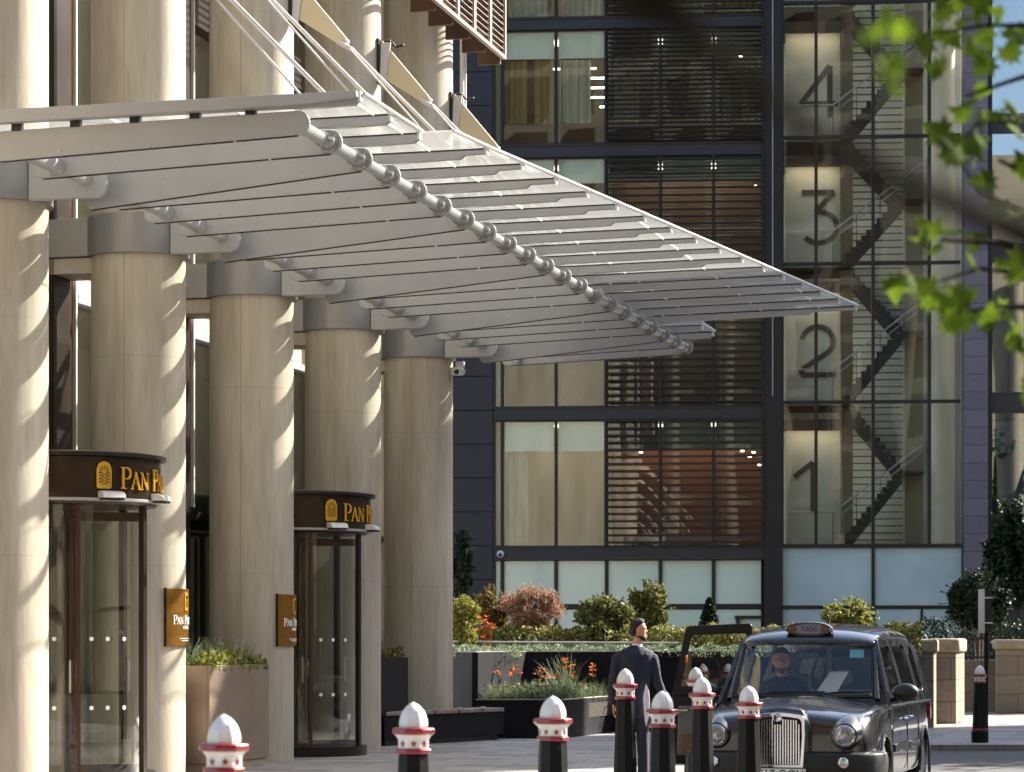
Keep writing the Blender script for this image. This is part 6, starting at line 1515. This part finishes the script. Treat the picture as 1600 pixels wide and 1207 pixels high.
lm.path([tuple(wp(1060, 30, 1.5)), tuple(wp(1010, 20, 1.5)), tuple(wp(940, -60, 1.5))], [0.008, 0.010, 0.010], 10)
lm.build('limb', 'bark', tree)
tw = MB(); lf = MB()
twigs = [[(1760, 60, 8.2), (1620, 40, 8.0), (1540, 40, 7.9), (1440, 55, 7.8)], [(1760, 240, 8.4), (1620, 190, 8.1), (1530, 190, 8.0), (1480, 245, 7.9)], [(1760, 330, 8.2), (1600, 330, 8.0), (1530, 300, 8.0), (1500, 250, 7.9)],
 [(1760, 470, 8.4), (1620, 430, 8.1), (1530, 420, 8.0), (1430, 452, 7.9)], [(1620, 400, 8.1), (1560, 380, 8.0), (1470, 375, 7.9)], [(1620, 480, 8.1), (1560, 480, 8.0), (1500, 490, 8.0)], [(1700, 130, 8.0), (1600, 120, 8.0), (1510, 150, 7.9)], [(1640, 230, 8.1), (1600, 270, 8.0), (1560, 250, 8.0)]]
for t in twigs:
    tw.path([tuple(wp(*q)) for q in t], [0.012, 0.009, 0.006, 0.003][:len(t)], 6)
    s0 = wp(*t[0]); tw.path([(3.1, 7.4, 3.9), (2.5, 7.9, (s0.z+3.9)/2+0.15), tuple(s0)], [0.028, 0.018, 0.012], 6)
tw.path([(4.68, 5.2, 4.3), (3.9, 6.3, 4.4), (3.1, 7.4, 3.9)], [0.08, 0.05, 0.03], 8)
tw.build('twigs', 'bark', tree)
cl = [(1405, 45, 3, 26), (1445, 50, 2, 20), (1540, 15, 4, 30), (1500, 45, 4, 30), (1590, 60, 4, 26), (1480, 110, 2, 16), (1530, 165, 5, 30), (1490, 220, 4, 24), (1500, 250, 4, 22), (1585, 190, 4, 28), (1590, 255, 4, 24), (1560, 300, 2, 24), (1440, 375, 2, 16), (1480, 372, 3, 18), (1520, 380, 2, 18), (1415, 440, 3, 16), (1450, 470, 4, 20), (1490, 475, 5, 24), (1520, 500, 4, 24), (1475, 500, 3, 20), (1570, 480, 3, 24), (1585, 420, 3, 22), (1600, 530, 3, 26), (1595, 345, 3, 20), (1560, 80, 3, 30), (1480, 20, 2, 20), (1530, 230, 2, 20), (1600, 600, 1, 20)]
for x, y, n_l, sp in cl:
    for i in range(n_l):
        plane_leaf(lf, wp(x+rnd.gauss(0, sp*0.7), y+rnd.gauss(0, sp*0.6), rnd.uniform(7.3, 8.4)), rnd.uniform(0.055, 0.09), rnd)
for x, y in ((1345, 48), (1385, 100), (1378, 118), (1395, 125), (1372, 42), (1410, 40)):
    for q in range(2): plane_leaf(lf, wp(x+rnd.gauss(0, 8), y+rnd.gauss(0, 8), rnd.uniform(3.4, 4.2)), 0.030, rnd)
lf.build('leaves', 'fl_plane', tree)
cr = MB(); pts = crown_points((5.6, 9.5, 8.6), (4.2, 6.0, 2.4), 2600, rnd, 26, 0.3)
for p in pts:
    if EYE+1006/F*p.y+0.25 < p.z or abs(p.x) > 0.19*p.y+0.5: plane_leaf(cr, p, rnd.uniform(0.10, 0.17), rnd)
cr.build('crown', 'fl_plane', tree)
lb_ = MB()
for i in range(7):
    a = rnd.uniform(-0.4, 1.2); e = Vector((4.7+4.0*cos(a)*rnd.uniform(.5, 1), 5.2+7*sin(a)*rnd.uniform(.5, 1), rnd.uniform(7.5, 9.5)))
    lb_.path([(4.7, 5.2, rnd.uniform(4.2, 6.5)), tuple((Vector((4.7, 5.2, 6))+e)/2+Vector((0, 0, .6))), tuple(e)], [0.08, 0.05, 0.02], 8)
lb_.build('boughs', 'bark', tree)
def street_tree(x, y, h, r, seed, label, n=1500, lumps=20):
    t = thing('street_tree', label, 'tree', (x, y, 0), 'W'); rd = random.Random(seed)
    MB().path([(x, y, -0.1), (x+.05, y, h*.35), (x, y+.05, h*.65), (x, y, h*.95)], [0.22, 0.17, 0.11, 0.04], 12).build('trunk', 'bark', t)
    b = MB()
    for i in range(8):
        a = rd.uniform(0, 2*pi); e = (x+r*.7*cos(a), y+r*.7*sin(a), h*rd.uniform(.65, .95)); b.path([(x, y, h*rd.uniform(.35, .6)), ((x+e[0])/2, (y+e[1])/2, e[2]-.2), e], [0.07, 0.045, 0.015], 7)
    b.build('boughs', 'bark', t)
    c = MB()
    for p in crown_points((x, y, h*.8), (r, r, h*.28), n, rd, lumps, 0.30): plane_leaf(c, p, rd.uniform(0.16, 0.26), rd)
    c.build('crown', 'fl_plane', t)
street_tree(12.6, 33.5, 10.0, 3.6, 1, 'leafy street tree standing right of the taxi beyond the picture', 1100, 14)
street_tree(15.5, 44.0, 10.5, 3.8, 2, 'leafy street tree standing right of the stone piers beyond the picture', 1200, 14)
street_tree(10.5, 25.5, 10.0, 3.0, 3, 'leafy street tree standing right of the nearest bollards beyond the picture', 900, 12)
